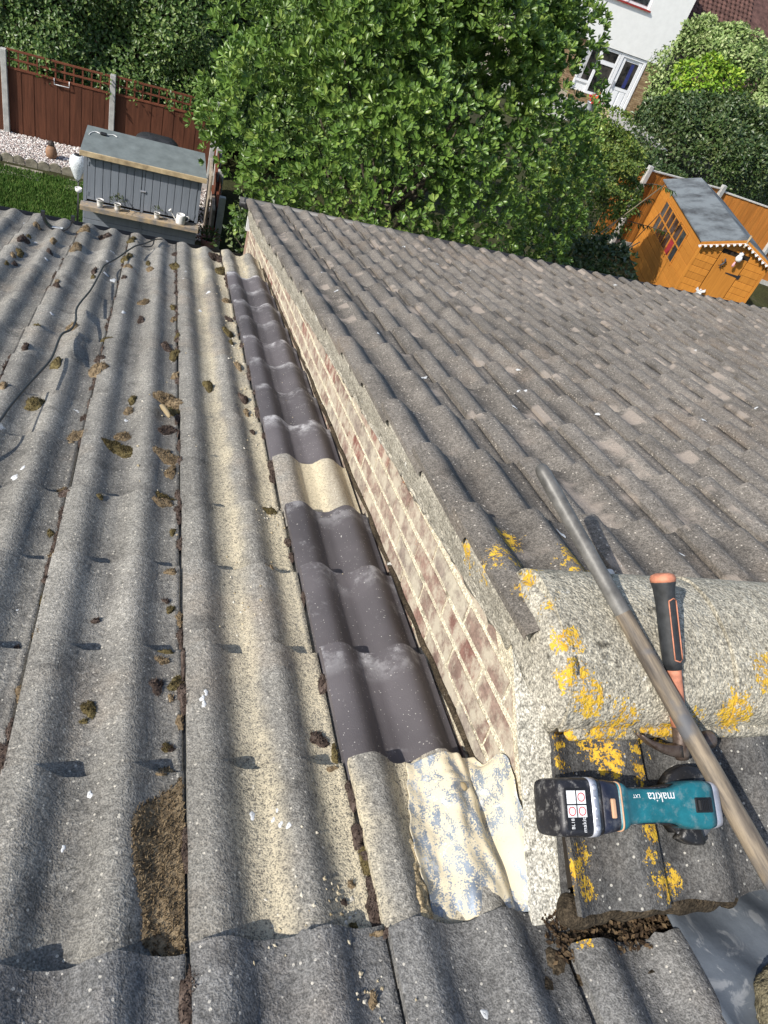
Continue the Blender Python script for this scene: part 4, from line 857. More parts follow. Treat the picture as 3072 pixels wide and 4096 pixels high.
MB().lathe([(.072,0),(.074,.02),(.070,.13),(.066,.15),(.058,.152),(.056,.14)],20).build('body',M_wpot,wc,True); MB().tube(catmull([(-.06,0,.03),(-.11,0,.09),(-.16,0,.17)],4),[.013,.012,.011,.010,.010,.009,.008,.008,.008],8).build('spout',M_wpot,wc,True)
MB().lathe([(.008,0),(.03,.03),(.028,.036),(.001,.036)],14,M=Matrix.Translation((-.158,0,.165))@Matrix.Rotation(-.75,4,'Y')).build('rose',M_wpot,wc,True); MB().tube(catmull([(.065,0,.13),(.12,0,.13),(.125,0,.08),(.07,0,.04)],5),.008,8).build('handle',M_wpot,wc,True)
va=empty('solar_vase_light',(-1.30,12.62,0),label='white pierced vase light on a stake left of the grey shed',cat='garden light')
MB().lathe([(.02,.80),(.05,.85),(.10,.98),(.125,1.08),(.115,1.15),(.075,1.20),(.06,1.205)],22).build('vase',simple('speckled_white_vase',(.70,.74,.76),.4,.4,.25,60,80,.2,.003),va,True); MB().lathe([(.001,1.20),(.055,1.20),(.055,1.212),(.001,1.212)],16).build('solar_cap',M_black,va,True); MB().cyl((0,0,0),(0.02,0,.82),.012).build('stake',M_black,va,True)
sm=empty('small_tealight_stake',(-1.27,12.5,0),label='small white cup light below the vase light',cat='garden light'); MB().lathe([(.02,.66),(.05,.69),(.055,.74),(.045,.74),(.04,.72)],16).build('cup',M_wpot,sm,True); MB().cyl((0,0,0),(0,0,.66),.008).build('stake',M_black,sm,True)
bd=empty('bird_ornament',(-2.04,15.31,0),label='brown pottery bird ornament standing on the gravel',cat='ornament')
MB().lathe([(.05,.0),(.095,.05),(.105,.12),(.09,.19),(.055,.25)],18).build('body',simple('tan_pottery',(.26,.15,.09),.6,.3,.2,10),bd,True); MB().lathe([(.052,.24),(.058,.27),(.05,.31),(.02,.335)],14).build('head',simple('dark_pottery',(.045,.035,.03),.6),bd,True)
MB().cyl((0.03,-.04,.30),(.05,-.10,.29),.014,.003).build('beak',M_black,bd,True)
so_=empty('phone_charger',(-.93,12.62,1.59),label='black power unit with white cable on the shed roof',cat='charger'); MB().box((-.05,-.035,.012),(.05,.035,.045)).build('case',M_black,so_,bev=.015); MB().tube(catmull([(-.05,0,.02),(-.12,.03,.02),(-.18,-.03,.01),(-.2,-.1,.0)],5),.006,6).tube(catmull([(.05,0,.02),(.14,.05,.028),(.2,.02,.02)],5),.006,6).build('white_lead',M_white,so_,True)
# covered barbecue behind the shed
bq=empty('covered_barbecue',(-.15,13.75,0),label='black covered barbecue behind the grey shed',cat='barbecue'); M_cov=simple('black_cover_fabric',(.03,.031,.034),.5,.35,.2,6,14,.5,.05)
m=MB(); R=[]
for z,a,b_ in ((0,.42,.26),(.6,.40,.25),(1.15,.42,.27),(1.33,.36,.22),(1.40,.24,.12)):
    R.append([(a*math.copysign(abs(math.cos(t))**.5,math.cos(t))+jit(.02),b_*math.copysign(abs(math.sin(t))**.5,math.sin(t))+jit(.02),z+jit(.015)) for t in np.linspace(0,6.283,24,endpoint=False)])
m.loft(R); o=m.build('cover',M_cov,bq,True); s=o.modifiers.new('s','SUBSURF'); s.levels=s.render_levels=1
# pink pot with flowers
M_pink=simple('pink_bucket',(.62,.33,.36),.5,.4,.08); M_petal=rnd_mat('coral_petals',(0,(.45,.05,.05)),(.6,(.62,.16,.12)),(1,(.65,.35,.3)))
pp=pot('flower_pot',.84,12.55,0,.13,.32,'pink bucket of coral flowers at the end of the side fence',M_pink,160,leaf_mat('flower_leaf',(.06,.10,.025),(.12,.18,.05),(.16,.2,.06)),spread=.19)
n=60; d_=rdir(n); d_[:,2]=abs(d_[:,2])+.15; d_=unit(d_); leaves('flowers',d_*.2+np.array([0,0,.3]),rdir(n),d_,rng.uniform(.03,.045,n),SMALL,M_petal,pp)
# ---------------------------------------------------------------- foliage
def crown(name,c,rad,nl,lr,per,lsize,shape,mat,parent,cl=1,up=.35,front=True,spread=.8,hollow=.75,rn=None,squash=1.,cut=False):
    """leaf clumps on many lobes spread over an ellipsoid"""
    c=np.array(c);rad=np.array(rad); d=[]
    g=math.pi*(3-math.sqrt(5))
    for i in range(nl):
        z=1-2*(i+.5)/nl; r=math.sqrt(1-z*z); d.append((r*math.cos(g*i),r*math.sin(g*i),z))
    d=np.array(d)+rng.normal(size=(nl,3))*.12; d=unit(d); q=rng.uniform(hollow,1.,nl)
    lc=c+d*rad*q[:,None]; lrad=rng.uniform(lr[0],lr[1],nl); P=[];A=[]; view=unit(np.array([0,0,6.])-lc)
    for i in range(nl):
        n=per
        if front and d[i]@view[i]<-.15: n=per//4
        e=rdir(n); e=unit(e+d[i]*.75); P.append(lc[i]+e*lrad[i]*rng.uniform(.7,1.05,(n,1))*np.array([1,1,squash])); A.append(unit(e*.5+d[i]*.35+np.array([0,0,up])+rng.normal(size=(n,3))*.2))
    P=np.concatenate(P);A=np.concatenate(A)
    if cut:
        k=P[:,0]>-2.85+np.maximum(0,2.8-P[:,2])*.72+.22*np.sin(P[:,2]*4.1+P[:,1])+.16*np.sin(P[:,2]*9.3+P[:,1]*5)+rng.normal(size=len(P))*.09; P=P[k];A=A[k]
    n=len(P)
    if cl>1:   # rosettes
        t1=unit(np.cross(A,rdir(n))); t2=np.cross(A,t1); PP=[];DD=[];NN=[];RR=[]; rb=rng.random(n)
        for k in range(cl):
            a=2*math.pi*k/cl+rng.random(n)*.5; tilt=rng.uniform(.55,1.25,n) if k<cl-2 else rng.uniform(.1,.5,n); s=np.sin(tilt)[:,None]; co=np.cos(tilt)[:,None]
            t=t1*np.cos(a)[:,None]+t2*np.sin(a)[:,None]; PP.append(P+t*.006);DD.append(t*s+A*co);NN.append(A*s-t*co);RR.append(np.clip(rb*.55+rng.random(n)*.45,0,1))
        P=np.concatenate(PP);D=np.concatenate(DD);N=np.concatenate(NN);r=np.concatenate(RR)
    else:
        t=unit(np.cross(A,rdir(n))); D=unit(t*spread+A*.5+rng.normal(size=(n,3))*.25); N=A+rng.normal(size=(n,3))*.35; r=rng.random(n)
    return leaves(name,P,D,N,rng.uniform(lsize[0],lsize[1],len(P)),shape,mat,parent,r)
M_bark=simple('grey_brown_bark',(.12,.10,.075),.9,.2,.3,12,30,.6,.02)
def limbs(parent,base,c,rad,n=14,r0=.11,seed=0):
    r=random.Random(seed); m=MB(); top=Vector((base[0],base[1],c[2]*.7)); m.tube(catmull([Vector(base),Vector((base[0]+.05,base[1]-.04,c[2]*.35)),top],4),[r0*1.3-.5*r0*i/8 for i in range(9)],10)
    o=m.build('trunk',M_bark,parent,True); m=MB()
    for i in range(n):
        a=6.283*i/n+r.uniform(-.3,.3); e=r.uniform(-.5,.9); d_=Vector((math.cos(a)*math.cos(e)*rad[0],math.sin(a)*math.cos(e)*rad[1],math.sin(e)*rad[2]))*.85; s=Vector((base[0],base[1],c[2]*r.uniform(.25,.75))); E_=Vector(c)+d_; mid=(s+E_)/2+Vector((0,0,-.1)); pts=catmull([s,mid,E_],4); m.tube(pts,[r0*.42*(1-.8*k/8) for k in range(9)],6)
    m.build('limbs',M_bark,parent,True); return o
M_bigleaf=leaf_mat('glossy_evergreen_leaf',(.06,.125,.022),(.14,.235,.042),(.27,.35,.08),.4,.5,.4)
bt=empty('evergreen_tree',(3.2,11.2,0),label='large dense evergreen tree with rosettes of glossy leaves behind the roofs',cat='tree')
bt_c=(.1,-.1,2.75)
TREECUT=True
crown('crown',bt_c,(2.85,2.3,3.05),330,(.32,.52),78,(.075,.112),BIGLEAF,M_bigleaf,bt,7,.45,cut=True,hollow=.86)
crown('inner_leaves',bt_c,(2.1,1.7,2.4),110,(.35,.55),50,(.11,.15),BIGLEAF,M_bigleaf,bt,6,.4,hollow=.55,cut=True)
limbs(bt,(0.3,.4,0),bt_c,(1.9,1.5,2.2),16,.10,2)
# hedge behind the brown fence
M_hedge=leaf_mat('hedge_leaf',(.034,.078,.015),(.08,.15,.028),(.20,.27,.075),.42,.42,.32)
hd=empty('hedge',(-2,17.6,0),label='tall dark green clipped hedge behind the brown trellis fence',cat='hedge')
n=84000; x=rng.uniform(-3.6,8.2,n); z=rng.uniform(.6,5.0,n); bumpy=.35*np.sin(x*2.1+z*1.3)+.25*np.sin(x*3.7-z*2.9+1)+.18*np.sin(z*5.1+x*1.1)+.12*np.sin(x*9+z*7)
dep=rng.random(n)**2*.7; y=-.75+.25*(z-1.5)*.25-bumpy*.55+dep; P=np.stack([x,y,z],1); A=unit(np.stack([np.gradient(np.zeros(n)),-np.ones(n),np.full(n,.45)],1)+rng.normal(size=(n,3))*.45); t=unit(np.cross(A,rdir(n))); D=unit(t*.8+A*.2+np.array([0,0,-.35])); leaves('foliage',P,D,A,rng.uniform(.055,.10,n),SMALL,M_hedge,hd)
MB().box((-3.6,.1,0),(8.2,.9,4.6)).build('shade_core',M_soil,hd)  # solid dark box paints the shade inside the hedge and behind the tree
for i in range(9): pass
m=MB()
for i in range(14): xx=-3.4+.8*i; m.tube([(xx,.0,0),(xx+jit(.1),-.1,1.5),(xx+jit(.3),-.3,4)],[.04,.03,.015],6)
m.build('stems',M_bark,hd,True)
# climbing leaves poking through the trellis
n=700; P=np.stack([rng.uniform(-2.9,.8,n),rng.uniform(16.03,16.3,n),rng.uniform(1.1,1.6,n)],1); k=np.sin(P[:,0]*5)+np.sin(P[:,0]*11+2)>.5; P=P[k]; n=len(P)
o=leaves('climbing_ivy',P,rdir(n)+np.array([0,0,-.6]),rdir(n)*.5+np.array([0,-1,.4]),rng.uniform(.05,.085,n),SMALL,M_hedge); tag(o,'ivy leaves poking through the brown trellis','ivy',kind='stuff')
# shrubs and trees to the right
def shrub(name,label,loc,rad,nl,lr,per,ls,shape,mat,cat='shrub',cl=1,group=None,**kw):
    e=empty(name,(loc[0],loc[1],0),label=label,cat=cat,group=group); crown('crown',(0,0,loc[2]),rad,nl,lr,per,ls,shape,mat,e,cl,**kw); limbs(e,(0,0,0),(0,0,loc[2]),rad,8,.05,int(loc[0]*10)); return e
M_maple=leaf_mat('maple_leaf',(.06,.11,.02),(.13,.19,.032),(.26,.29,.065),.5,.35,.45)
mp_=shrub('maple_tree','bushy yellow green maple tree right of the big evergreen',(8.75,15.0,2.0),(1.0,1.0,1.5),120,(.22,.40),300,(.055,.09),SMALL,M_maple,'tree',squash=.55)
M_drk=leaf_mat('dark_shrub_leaf',(.028,.055,.015),(.055,.095,.025),(.13,.16,.06),.4,.45,.25)
shrub('evergreen_shrub','large dark green round shrub behind the orange fence',(18.2,24.4,1.55),(3.2,1.9,1.7),190,(.32,.58),260,(.10,.16),SMALL,M_drk)
shrub('evergreen_shrub','low dark shrub between the maple and the orange fence post',(14.6,22.0,.5),(1.6,1.2,1.0),70,(.25,.45),200,(.09,.15),SMALL,M_drk)
M_var=leaf_mat('variegated_leaf',(.13,.21,.055),(.27,.36,.12),(.45,.50,.25),.5,.4,.4)
shrub('variegated_shrub','pale cream and green variegated shrub in front of the maroon roof',(20.4,29.6,3.1),(2.3,1.7,2.0),140,(.35,.6),240,(.12,.19),SMALL,M_var)
shrub('variegated_shrub','pale cream and green variegated shrub at the right edge above the dark shrub',(22.6,27.5,2.4),(1.8,1.5,2.1),100,(.3,.55),240,(.12,.18),SMALL,M_var)
M_yel=leaf_mat('lime_leaf',(.13,.26,.02),(.23,.38,.035),(.40,.48,.06),.45,.4,.4)
shrub('lime_shrub','bright lime green shrub growing through the pale variegated shrub',(19.2,28.0,3.0),(1.25,.6,1.1),36,(.3,.5),110,(.13,.2),SMALL,M_yel)
shrub('laurel_shrub','dark leafy shrub under the maple beside the orange shed',(8.3,12.3,1.2),(.55,.55,.7),40,(.16,.28),60,(.08,.13),SMALL,M_drk)
shrub('laurel_shrub','dark low shrub in the shade below the evergreen tree',(7.6,12.9,.9),(1.0,.8,.9),40,(.2,.35),50,(.08,.13),SMALL,M_drk)
shrub('small_shrub','small green shrub in the passage behind the brick wall corner',(1.35,9.3,1.35),(.42,.5,1.1),36,(.14,.24),60,(.05,.085),SMALL,M_drk)
shrub('small_shrub','dark shrub in the shade at the foot of the big evergreen',(1.9,11.9,.7),(.8,.7,.9),34,(.18,.3),60,(.06,.1),SMALL,M_drk)
# leafy cherry twigs hanging over the orange shed corner
M_twig=leaf_mat('cherry_leaf',(.03,.065,.015),(.07,.12,.03),(.13,.16,.05),.4,.45,.3)
tw=empty('overhanging_branch',(9.7,15.2,2.0),label='drooping leafy branch hanging over the orange shed corner',cat='branch'); m=MB(); Pl=[];Dl=[]
for k in range(9):
    a=Vector((jit(.3)-.3,jit(.3),jit(.35))); b_=a+Vector((.55+jit(.35),.15+jit(.3),.15+jit(.3))); c_=b_+Vector((.45+jit(.3),.1+jit(.2),-.15+jit(.25))); pts=catmull([a,b_,c_],6); m.tube(pts,.008,5)
    for p in pts:
        for _ in range(5): Pl.append(np3(p)); Dl.append((.5+jit(.5),jit(.7),-.5+jit(.5)))
m.build('twigs',M_bark,tw,True); n=len(Pl); leaves('leaves',np.array(Pl),np.array(Dl),rdir(n)*.6+np.array([0,0,1.]),rng.uniform(.10,.17,n),NARROW,M_twig,tw)
for i,(a,b_,lb) in enumerate([((8.5,13.4,1.6),(10.0,14.2,2.75),'long bare cane leaning towards the orange shed'),((8.0,12.6,1.6),(8.5,12.9,2.2),'short bare cane in the shade by the eave'),((8.6,12.6,1.6),(9.15,12.8,1.95),'thin dead stem beside the dark leafy shrub')]):
    o=MB().cyl(a,b_,.014,.010,8).build('garden_cane',simple('dry_cane',(.22,.18,.11),.8) if i==0 else bpy.data.materials['dry_cane'],None,True); tag(o,lb,'cane')
# ---------------------------------------------------------------- orange shed
s_=Vector((.293,.956,0)).normalized(); f_=Vector((s_.y,-s_.x,0)); OSM=Matrix(((f_.x,s_.x,0),(f_.y,s_.y,0),(0,0,1))); os_=empty('orange_shed',(11.30,13.72,0),OSM,'orange timber garden shed with grey felt roof and heart garland',cat='shed')
M_os=board_mat('orange_shed_stain',(.40,.155,.022),(.52,.215,.034)); M_ofelt,nt,b=mk('weathered_blue_grey_felt',.9,.2); P_=pos(nt); c=ramp(nt,noise(nt,1.6,6,.65,P_),(.38,(.055,.058,.062)),(.6,(.17,.19,.20))); setc(nt,b,c); bump(nt,b,noise(nt,120,3),.4,.006)
W2,L2,E2,A2=1.62,4.25,2.02,2.34; o_=.06
for i in range(13): z=.02+.152*i; MB().box((-.018-.006*(i%2==0),0,z),(0,L2,min(z+.146,E2))).build('side_board',M_os,os_,bev=.006)
MB().box((W2,0,0),(W2+.018,L2,E2)).build('side_wall',M_os,os_); MB().box((.001,L2-.018,0),(W2-.001,L2,E2)).build('back_wall',M_os,os_); MB().add([(0,-.001,E2),(W2,-.001,E2),(W2/2,-.001,A2-.02)],[(0,1,2)]).build('gable',M_os,os_); MB().add([(0,L2,E2),(W2,L2,E2),(W2/2,L2,A2-.02)],[(0,2,1)]).build('gable',M_os,os_); MB().box((.002,.006,0),(W2-.002,.012,E2)).build('front_backing',M_deck,os_)
dx0,dx1=.50,1.12
for i in range(14):
    z=.02+.145*i
    for a,b_ in ((.03,dx0-.02),(dx1+.02,W2-.03)): MB().box((a,-.014-.005*(i%2),z),(b_,.006,min(z+.139,E2))).build('front_board',M_os,os_,bev=.006)
MB().box((-.03,-.026,0),(.028,.02,E2)).build('corner_trim',M_os,os_); MB().box((W2-.028,-.026,0),(W2+.03,.02,E2)).build('corner_trim',M_os,os_)
dr=MB().box((dx0,-.02,.08),(dx1,.004,E2-.10)).build('door',M_os,os_); M_iron=simple('black_iron',(.02,.022,.025),.5,.4)
for z in (.55,1.55): MB().add([(dx1-.30,-.027,z-.012),(dx1+.02,-.027,z-.028),(dx1+.02,-.027,z+.028),(dx1-.30,-.027,z+.012)],[(0,1,2,3)]).box((dx1,-.026,z-.05),(dx1+.06,-.021,z+.05)).build('strap_hinge',M_iron,dr)
MB().box((dx0+.03,-.05,.95),(dx0+.07,-.02,1.0)).lathe([(.025,0),(.03,.02),(.001,.03)],10,(dx0+.05,-.045,1.02)).build('door_knob',M_gear,dr,True)
# window of twelve panes in the side
wy0,wy1,wz0,wz1=.95,3.45,1.03,1.80; wi=MB().box((-.020,wy0,wz0),(.02,wy1,wz1)).build('window',simple('dark_shed_inside',(.012,.013,.014),.3,.3),os_)
M_glass,nt,b=mk('window_glass',.06,.6); setc(nt,b,ramp(nt,noise(nt,5,3),(.35,(.012,.014,.016)),(.6,(.05,.055,.06)))); M_redt=simple('red_tool',(.32,.03,.04),.5); 
for i in range(6):
    for j in range(2):
        a=wy0+.04+(wy1-wy0-.04)*i/6; z=wz0+.03+(wz1-wz0-.03)*j/2; MB().box((-.026,a,z),(-.022,a+(wy1-wy0)/6-.04,z+(wz1-wz0)/2-.035)).build('pane',M_redt if (i,j) in ((1,0),) else M_glass,wi)
for i in range(7): y=wy0+(wy1-wy0-.035)*i/6; MB().box((-.046,y,wz0-.02),(-.027,y+.035,wz1+.02)).build('glazing_bar',M_os,wi)
for j in range(3): z=wz0+(wz1-wz0-.03)*j/2; MB().box((-.044,wy0-.02,z),(-.0275,wy1+.02,z+.03)).build('glazing_bar',M_os,wi)
def roofside(x0,z0,x1,z1,nm):
    v=[(x0,-.12,z0),(x1,-.12,z1),(x1,L2+.1,z1),(x0,L2+.1,z0)]; return MB().add([*v,*[(a,b,c+.028) for a,b,c in v]],[(0,3,2,1),(4,5,6,7),(0,1,5,4),(1,2,6,5),(2,3,7,6),(3,0,4,7)]).build(nm,M_ofelt,os_)
roofside(-.09,E2-.02,W2/2,A2,'roof_slope'); roofside(W2/2,A2,W2+.09,E2-.02,'roof_slope')
for a,b_ in (((-.09,E2-.03),(W2/2,A2-.01)),((W2/2,A2-.01),(W2+.09,E2-.03))): MB().add([(a[0],-.14,a[1]-.075),(b_[0],-.14,b_[1]-.075),(b_[0],-.14,b_[1]+.02),(a[0],-.14,a[1]+.02),(a[0],-.122,a[1]-.075),(b_[0],-.122,b_[1]-.075),(b_[0],-.122,b_[1]+.02),(a[0],-.122,a[1]+.02)],[(0,1,2,3),(7,6,5,4),(0,3,7,4),(1,5,6,2),(3,2,6,7),(0,4,5,1)]).build('barge_board',M_os,os_)
MB().box((W2/2-.012,-.16,A2-.15),(W2/2+.012,-.12,A2+.12)).build('finial',M_fas,os_)
def heart(s): 
    p=[(s*.062*16*math.sin(t)**3/1.,s*.062*(13*math.cos(t)-5*math.cos(2*t)-2*math.cos(3*t)-math.cos(4*t))) for t in np.linspace(0,6.283,18,endpoint=False)]; R=[[(x,y_,z) for x,z in p] for y_ in (0,.012)]; return MB().loft(R)
h0=heart(.034).build('h',M_white); hme=h0.data; bpy.data.objects.remove(h0)
ga=empty('heart_garland',Vector((11.30,13.72,0)),OSM,'garland of white hearts along the orange shed gable',cat='garland')
for i in range(17):
    t=i/16; x=-.09+(W2+.18)*t; z=(E2-.10)+(A2-E2+.02)*(1-abs(2*t-1)); inst('heart',hme,Matrix.Translation((x,-.165,z+jit(.008)))@Matrix.Rotation(jit(.3),4,'Y'),ga)
MB().tube([(-.09,-.155,E2-.07),(W2/2,-.155,A2-.05),(W2+.09,-.155,E2-.07)],.004,5).build('string',M_white,ga)
orn=Matrix(OSM)
def orna(name,label,x,z,fn):
    e=empty(name,Vector((11.30,13.72,0))+f_*x-s_*.05+Vector((0,0,z)),OSM,label,cat='ornament'); fn(e); return e
orna('butterfly_ornament','white butterfly ornament on the orange shed door',.52,1.0,lambda e:[MB().add([(0,-.01,0),(sx*.10,-.03,.09),(sx*.12,-.03,.02),(sx*.05,-.02,-.02)],[(0,1,2,3) if sx<0 else (3,2,1,0)]).add([(0,-.01,-.01),(sx*.07,-.02,-.03),(sx*.06,-.02,-.09),(sx*.02,-.01,-.06)],[(0,1,2,3)]).build('wing',M_white,e) for sx in (-1,1)]+[MB().cyl((0,-.01,-.06),(0,-.01,.06),.009).build('body',M_white,e)])
orna('gecko_ornament','small dark metal lizard ornament on the orange shed front',.62,1.72,lambda e:[MB().tube(catmull([(.0,-.02,.12),(.03,-.03,.04),(-.02,-.03,-.04),(.02,-.02,-.12)],4),[.01,.018,.02,.02,.02,.02,.018,.018,.016,.012,.01,.006,.003],7).build('body',simple('blue_black_metal',(.05,.06,.075),.5,.4),e,True),MB().tube([(-.06,-.02,.07),(0,-.03,.04),(.07,-.02,.06)],.008,6).tube([(-.06,-.02,-.06),(0,-.03,-.03),(.06,-.02,-.06)],.008,6).build('legs',M_iron,e,True)])
orna('hanging_cat_ornament','white cat shaped ornament hanging under the orange shed gable',W2/2+.05,1.98,lambda e:[MB().lathe([(.001,-.11),(.06,-.09),(.075,-.03),(.05,.03)],14,(0,-.08,0)).build('body',M_wpot,e,True),MB().lathe([(.03,.02),(.052,.05),(.045,.09),(.001,.11)],14,(0,-.08,0)).build('head',M_wpot,e,True),MB().cyl((-.03,-.08,.08),(-.04,-.08,.13),.016,.002).cyl((.03,-.08,.08),(.04,-.08,.13),.016,.002).build('ears',M_black,e,True),MB().lathe([(.02,-.24),(.03,-.2),(.015,-.12)],10,(-.03,-.08,0)).build('pendant',M_pink,e,True)])
# orange fence round the far shed
M_of=board_mat('orange_fence_stain',(.30,.11,.018),(.43,.165,.03)); ob=MB().box((0,0,0),(.135,.016,1.)).build('b',M_of); obm=ob.data; bpy.data.objects.remove(ob)
M_cap=simple('pale_fence_cap',(.50,.48,.44),.85)
def ofence(a,b_,h,label):
    a=Vector(a);b_=Vector(b_); d_=(b_-a); ln=d_.length; ang=math.atan2(d_.y,d_.x); e=empty('board_fence',a,(0,0,ang),label,'fence','orange fence panels'); n=int(ln/.126)
    for i in range(n): inst('board',obm,Matrix.Translation((.126*i,(.008 if i%2 else 0),.12))@Matrix.Diagonal((1,1,h-.12,1)),e)
    MB().box((0,-.03,h),(ln,.05,h+.03)).build('capping_rail',M_cap,e); MB().box((0,-.02,0),(ln,.03,.13)).build('gravel_board',M_conc,e); return e
ofence((11.45,18.2,0),(12.1,18.25,0),2.05,'orange board fence panel half hidden by the maple'); ofence((12.22,18.26,0),(14.75,18.5,0),2.05,'orange board fence panel behind the orange shed'); ofence((14.88,18.5,0),(17.0,18.1,0),2.0,'orange board fence panel dappled with shade right of the shed roof'); ofence((17.1,18.1,0),(19.5,17.4,0),2.0,'orange board fence panel at the right edge of the picture')
ofence((14.6,13.6,0),(16.6,13.2,0),1.5,'low orange fence panel below the right corner of the orange shed')
for x,y,lb in [(12.16,18.2,'tall concrete post at the left end of the orange fence'),(14.81,18.46,'concrete post behind the orange shed roof'),(17.05,18.05,'concrete post in the orange fence at the right edge')]:
    o=MB().box((x-.06,y-.06,0),(x+.06,y+.06,2.18)).build('fence_post',M_post,bev=.008); tag(o,lb,'fence post','posts of the orange fence')
o=MB().cyl((11.6,16.7,.3),(11.05,15.3,1.9),.012,.012,6).build('garden_cane',simple('pinkish_cane',(.42,.24,.16),.8),None,True); tag(o,'pale thin cane leaning on the orange shed side','cane')
# ---------------------------------------------------------------- white house
hw=empty('rendered_house',(20.2,37.4,0),label='white rendered house with brick ground floor and glazed back door',cat='house'); M_rend=simple('white_render',(.80,.80,.77),.9,.2,.03,3,40,.2,.01); M_upvc=simple('white_upvc',(.78,.79,.80),.35,.5,.03); M_rsill=simple('red_sill',(.30,.035,.03),.6)
M_fbm=simple('far_brick_mortar',(.40,.35,.27),.9)
HB=Matrix.Translation((-20.2,-37.4,0))
def hbx(a,b_,nm,mat,par=None,bev=0):
    a=(a[0]-20.2,a[1]-37.4,a[2]);b_=(b_[0]-20.2,b_[1]-37.4,b_[2]); o=MB().box(a,b_).build(nm,mat,par or hw,bev=bev); return o
uw0,uw1,uz0=18.3,20.72,4.36
hbx((12,37.3,2.5),(22.82,46,4.3),'upper_wall',M_rend); hbx((12,37.301,4.3),(uw0,46,8.),'upper_wall',M_rend); hbx((uw1,37.301,4.3),(22.82,46,8.),'upper_wall',M_rend); hbx((uw0,37.302,5.6),(uw1,46,8.),'upper_wall',M_rend)
uw=hbx((uw0,37.38,4.34),(uw1,37.45,5.6),'upper_window',M_upvc); hbx((uw0+.12,37.36,4.46),(uw1-.12,37.378,5.5),'pane',M_glass,uw); hbx((uw0+1.15,37.34,4.36),(uw0+1.27,37.359,5.58),'mullion',M_upvc,uw); hbx((uw0-.1,37.2,4.27),(uw1+.1,37.36,4.335),'sill',M_rsill,uw)
wl=hbx((21.93,37.42,0),(22.66,46,2.49),'pier_wall',M_fbm); wl2=hbx((12,37.42,0),(18.55,46,2.49),'left_wall',M_fbm); wl3=hbx((18.55,37.42,0),(20.45,37.6,.42),'apron_wall',M_fbm)
M_fb,nt,b=mk('yellow_brown_stock_brick',.9,.15); c=ramp(nt,orand(nt),(0,(.20,.13,.07)),(.4,(.29,.20,.11)),(.75,(.35,.26,.15)),(1,(.24,.14,.09))); setc(nt,b,mixc(nt,.6,c,ramp(nt,noise(nt,40,4),(.3,.7),(.7,1.3)),'MULTIPLY'))
fb=MB().box((0,-.02,0),(.232,0,.075)).build('b',M_fb); fbm=fb.data; bpy.data.objects.remove(fb)
def bricks(par,x0,x1,z0,z1):
    r=0; z=z0
    while z+.07<z1:
        x=x0-(.12 if r%2 else 0)
        while x<x1-.02:
            a=max(x,x0); w_=min(x+.232,x1)-a
            if w_>.03: inst('brick',fbm,Matrix.Translation((a-20.2,.02,z))@Matrix.Diagonal((w_/.232,1,1,1)),par)
            x+=.244
        z+=.087; r+=1
bricks(wl,21.93,22.66,0,2.49); bricks(wl2,17.3,18.55,.3,2.49); bricks(wl3,18.55,20.45,0,.42)
wn=hbx((18.55,37.43,.42),(20.43,37.5,2.46),'window',M_upvc); M_gl2,nt,b=mk('house_window_glass',.05,.6); c=ramp(nt,noise(nt,2.2,4,.6),(.4,(.010,.011,.012)),(.62,(.06,.055,.05))); setc(nt,b,c)
def pane(x0,x1,z0,z1,par,mat=M_gl2): return hbx((x0,37.412,z0),(x1,37.429,z1),'pane',mat,par)
pane(18.68,19.32,.95,2.36,wn); pane(19.5,20.32,.55,1.75,wn); pane(19.5,20.32,1.95,2.34,wn)
for a,b_ in (((18.55,.42),(18.66,2.46)),((19.34,.42),(19.48,2.46)),((20.33,.42),(20.43,2.46))): hbx((a[0],37.37,a[1]),(b_[0],37.411,b_[1]),'frame_post',M_upvc,wn)
for a,b_ in (((18.66,.82),(19.34,.93)),((18.66,2.37),(19.34,2.46)),((19.48,.42),(20.33,.53)),((19.48,1.77),(20.33,1.93)),((19.48,2.36),(20.33,2.46))): hbx((a[0],37.372,a[1]),(b_[0],37.411,b_[1]),'frame_rail',M_upvc,wn)
hbx((18.67,37.40,.95),(18.9,37.41,2.36),'curtain',simple('net_curtain',(.55,.55,.55),.9),wn)
dn=hbx((20.46,37.43,-.02),(21.92,37.5,2.47),'back_door',M_upvc); pane(20.82,21.58,1.08,2.2,dn); 
for a,b_ in (((20.46,0),(20.6,2.47)),((21.78,0),(21.92,2.47))): hbx((a[0],37.36,a[1]),(b_[0],37.411,b_[1]),'frame_post',M_upvc,dn)
hbx((20.6,37.362,2.34),(21.78,37.411,2.47),'frame_rail',M_upvc,dn)
for a,b_ in (((20.66,.1),(20.8,2.3)),((21.6,.1),(21.74,2.3))): hbx((a[0],37.395,a[1]),(b_[0],37.42,b_[1]),'door_stile',M_upvc,dn)
for x in (20.86,21.24): hbx((x,37.40,.2),(x+.30,37.425,.9),'door_panel',M_upvc,dn,.03)
hbx((20.8,37.396,.93),(21.6,37.42,1.06),'door_rail',M_upvc,dn); hbx((20.64,37.33,1.0),(20.72,37.39,1.28),'door_handle',M_gear,dn); hbx((21.2,37.405,1.1),(21.38,37.4115,2.15),'blue_towel',simple('blue_cloth',(.03,.04,.16),.9),dn).rotation_euler=(0,0,0)
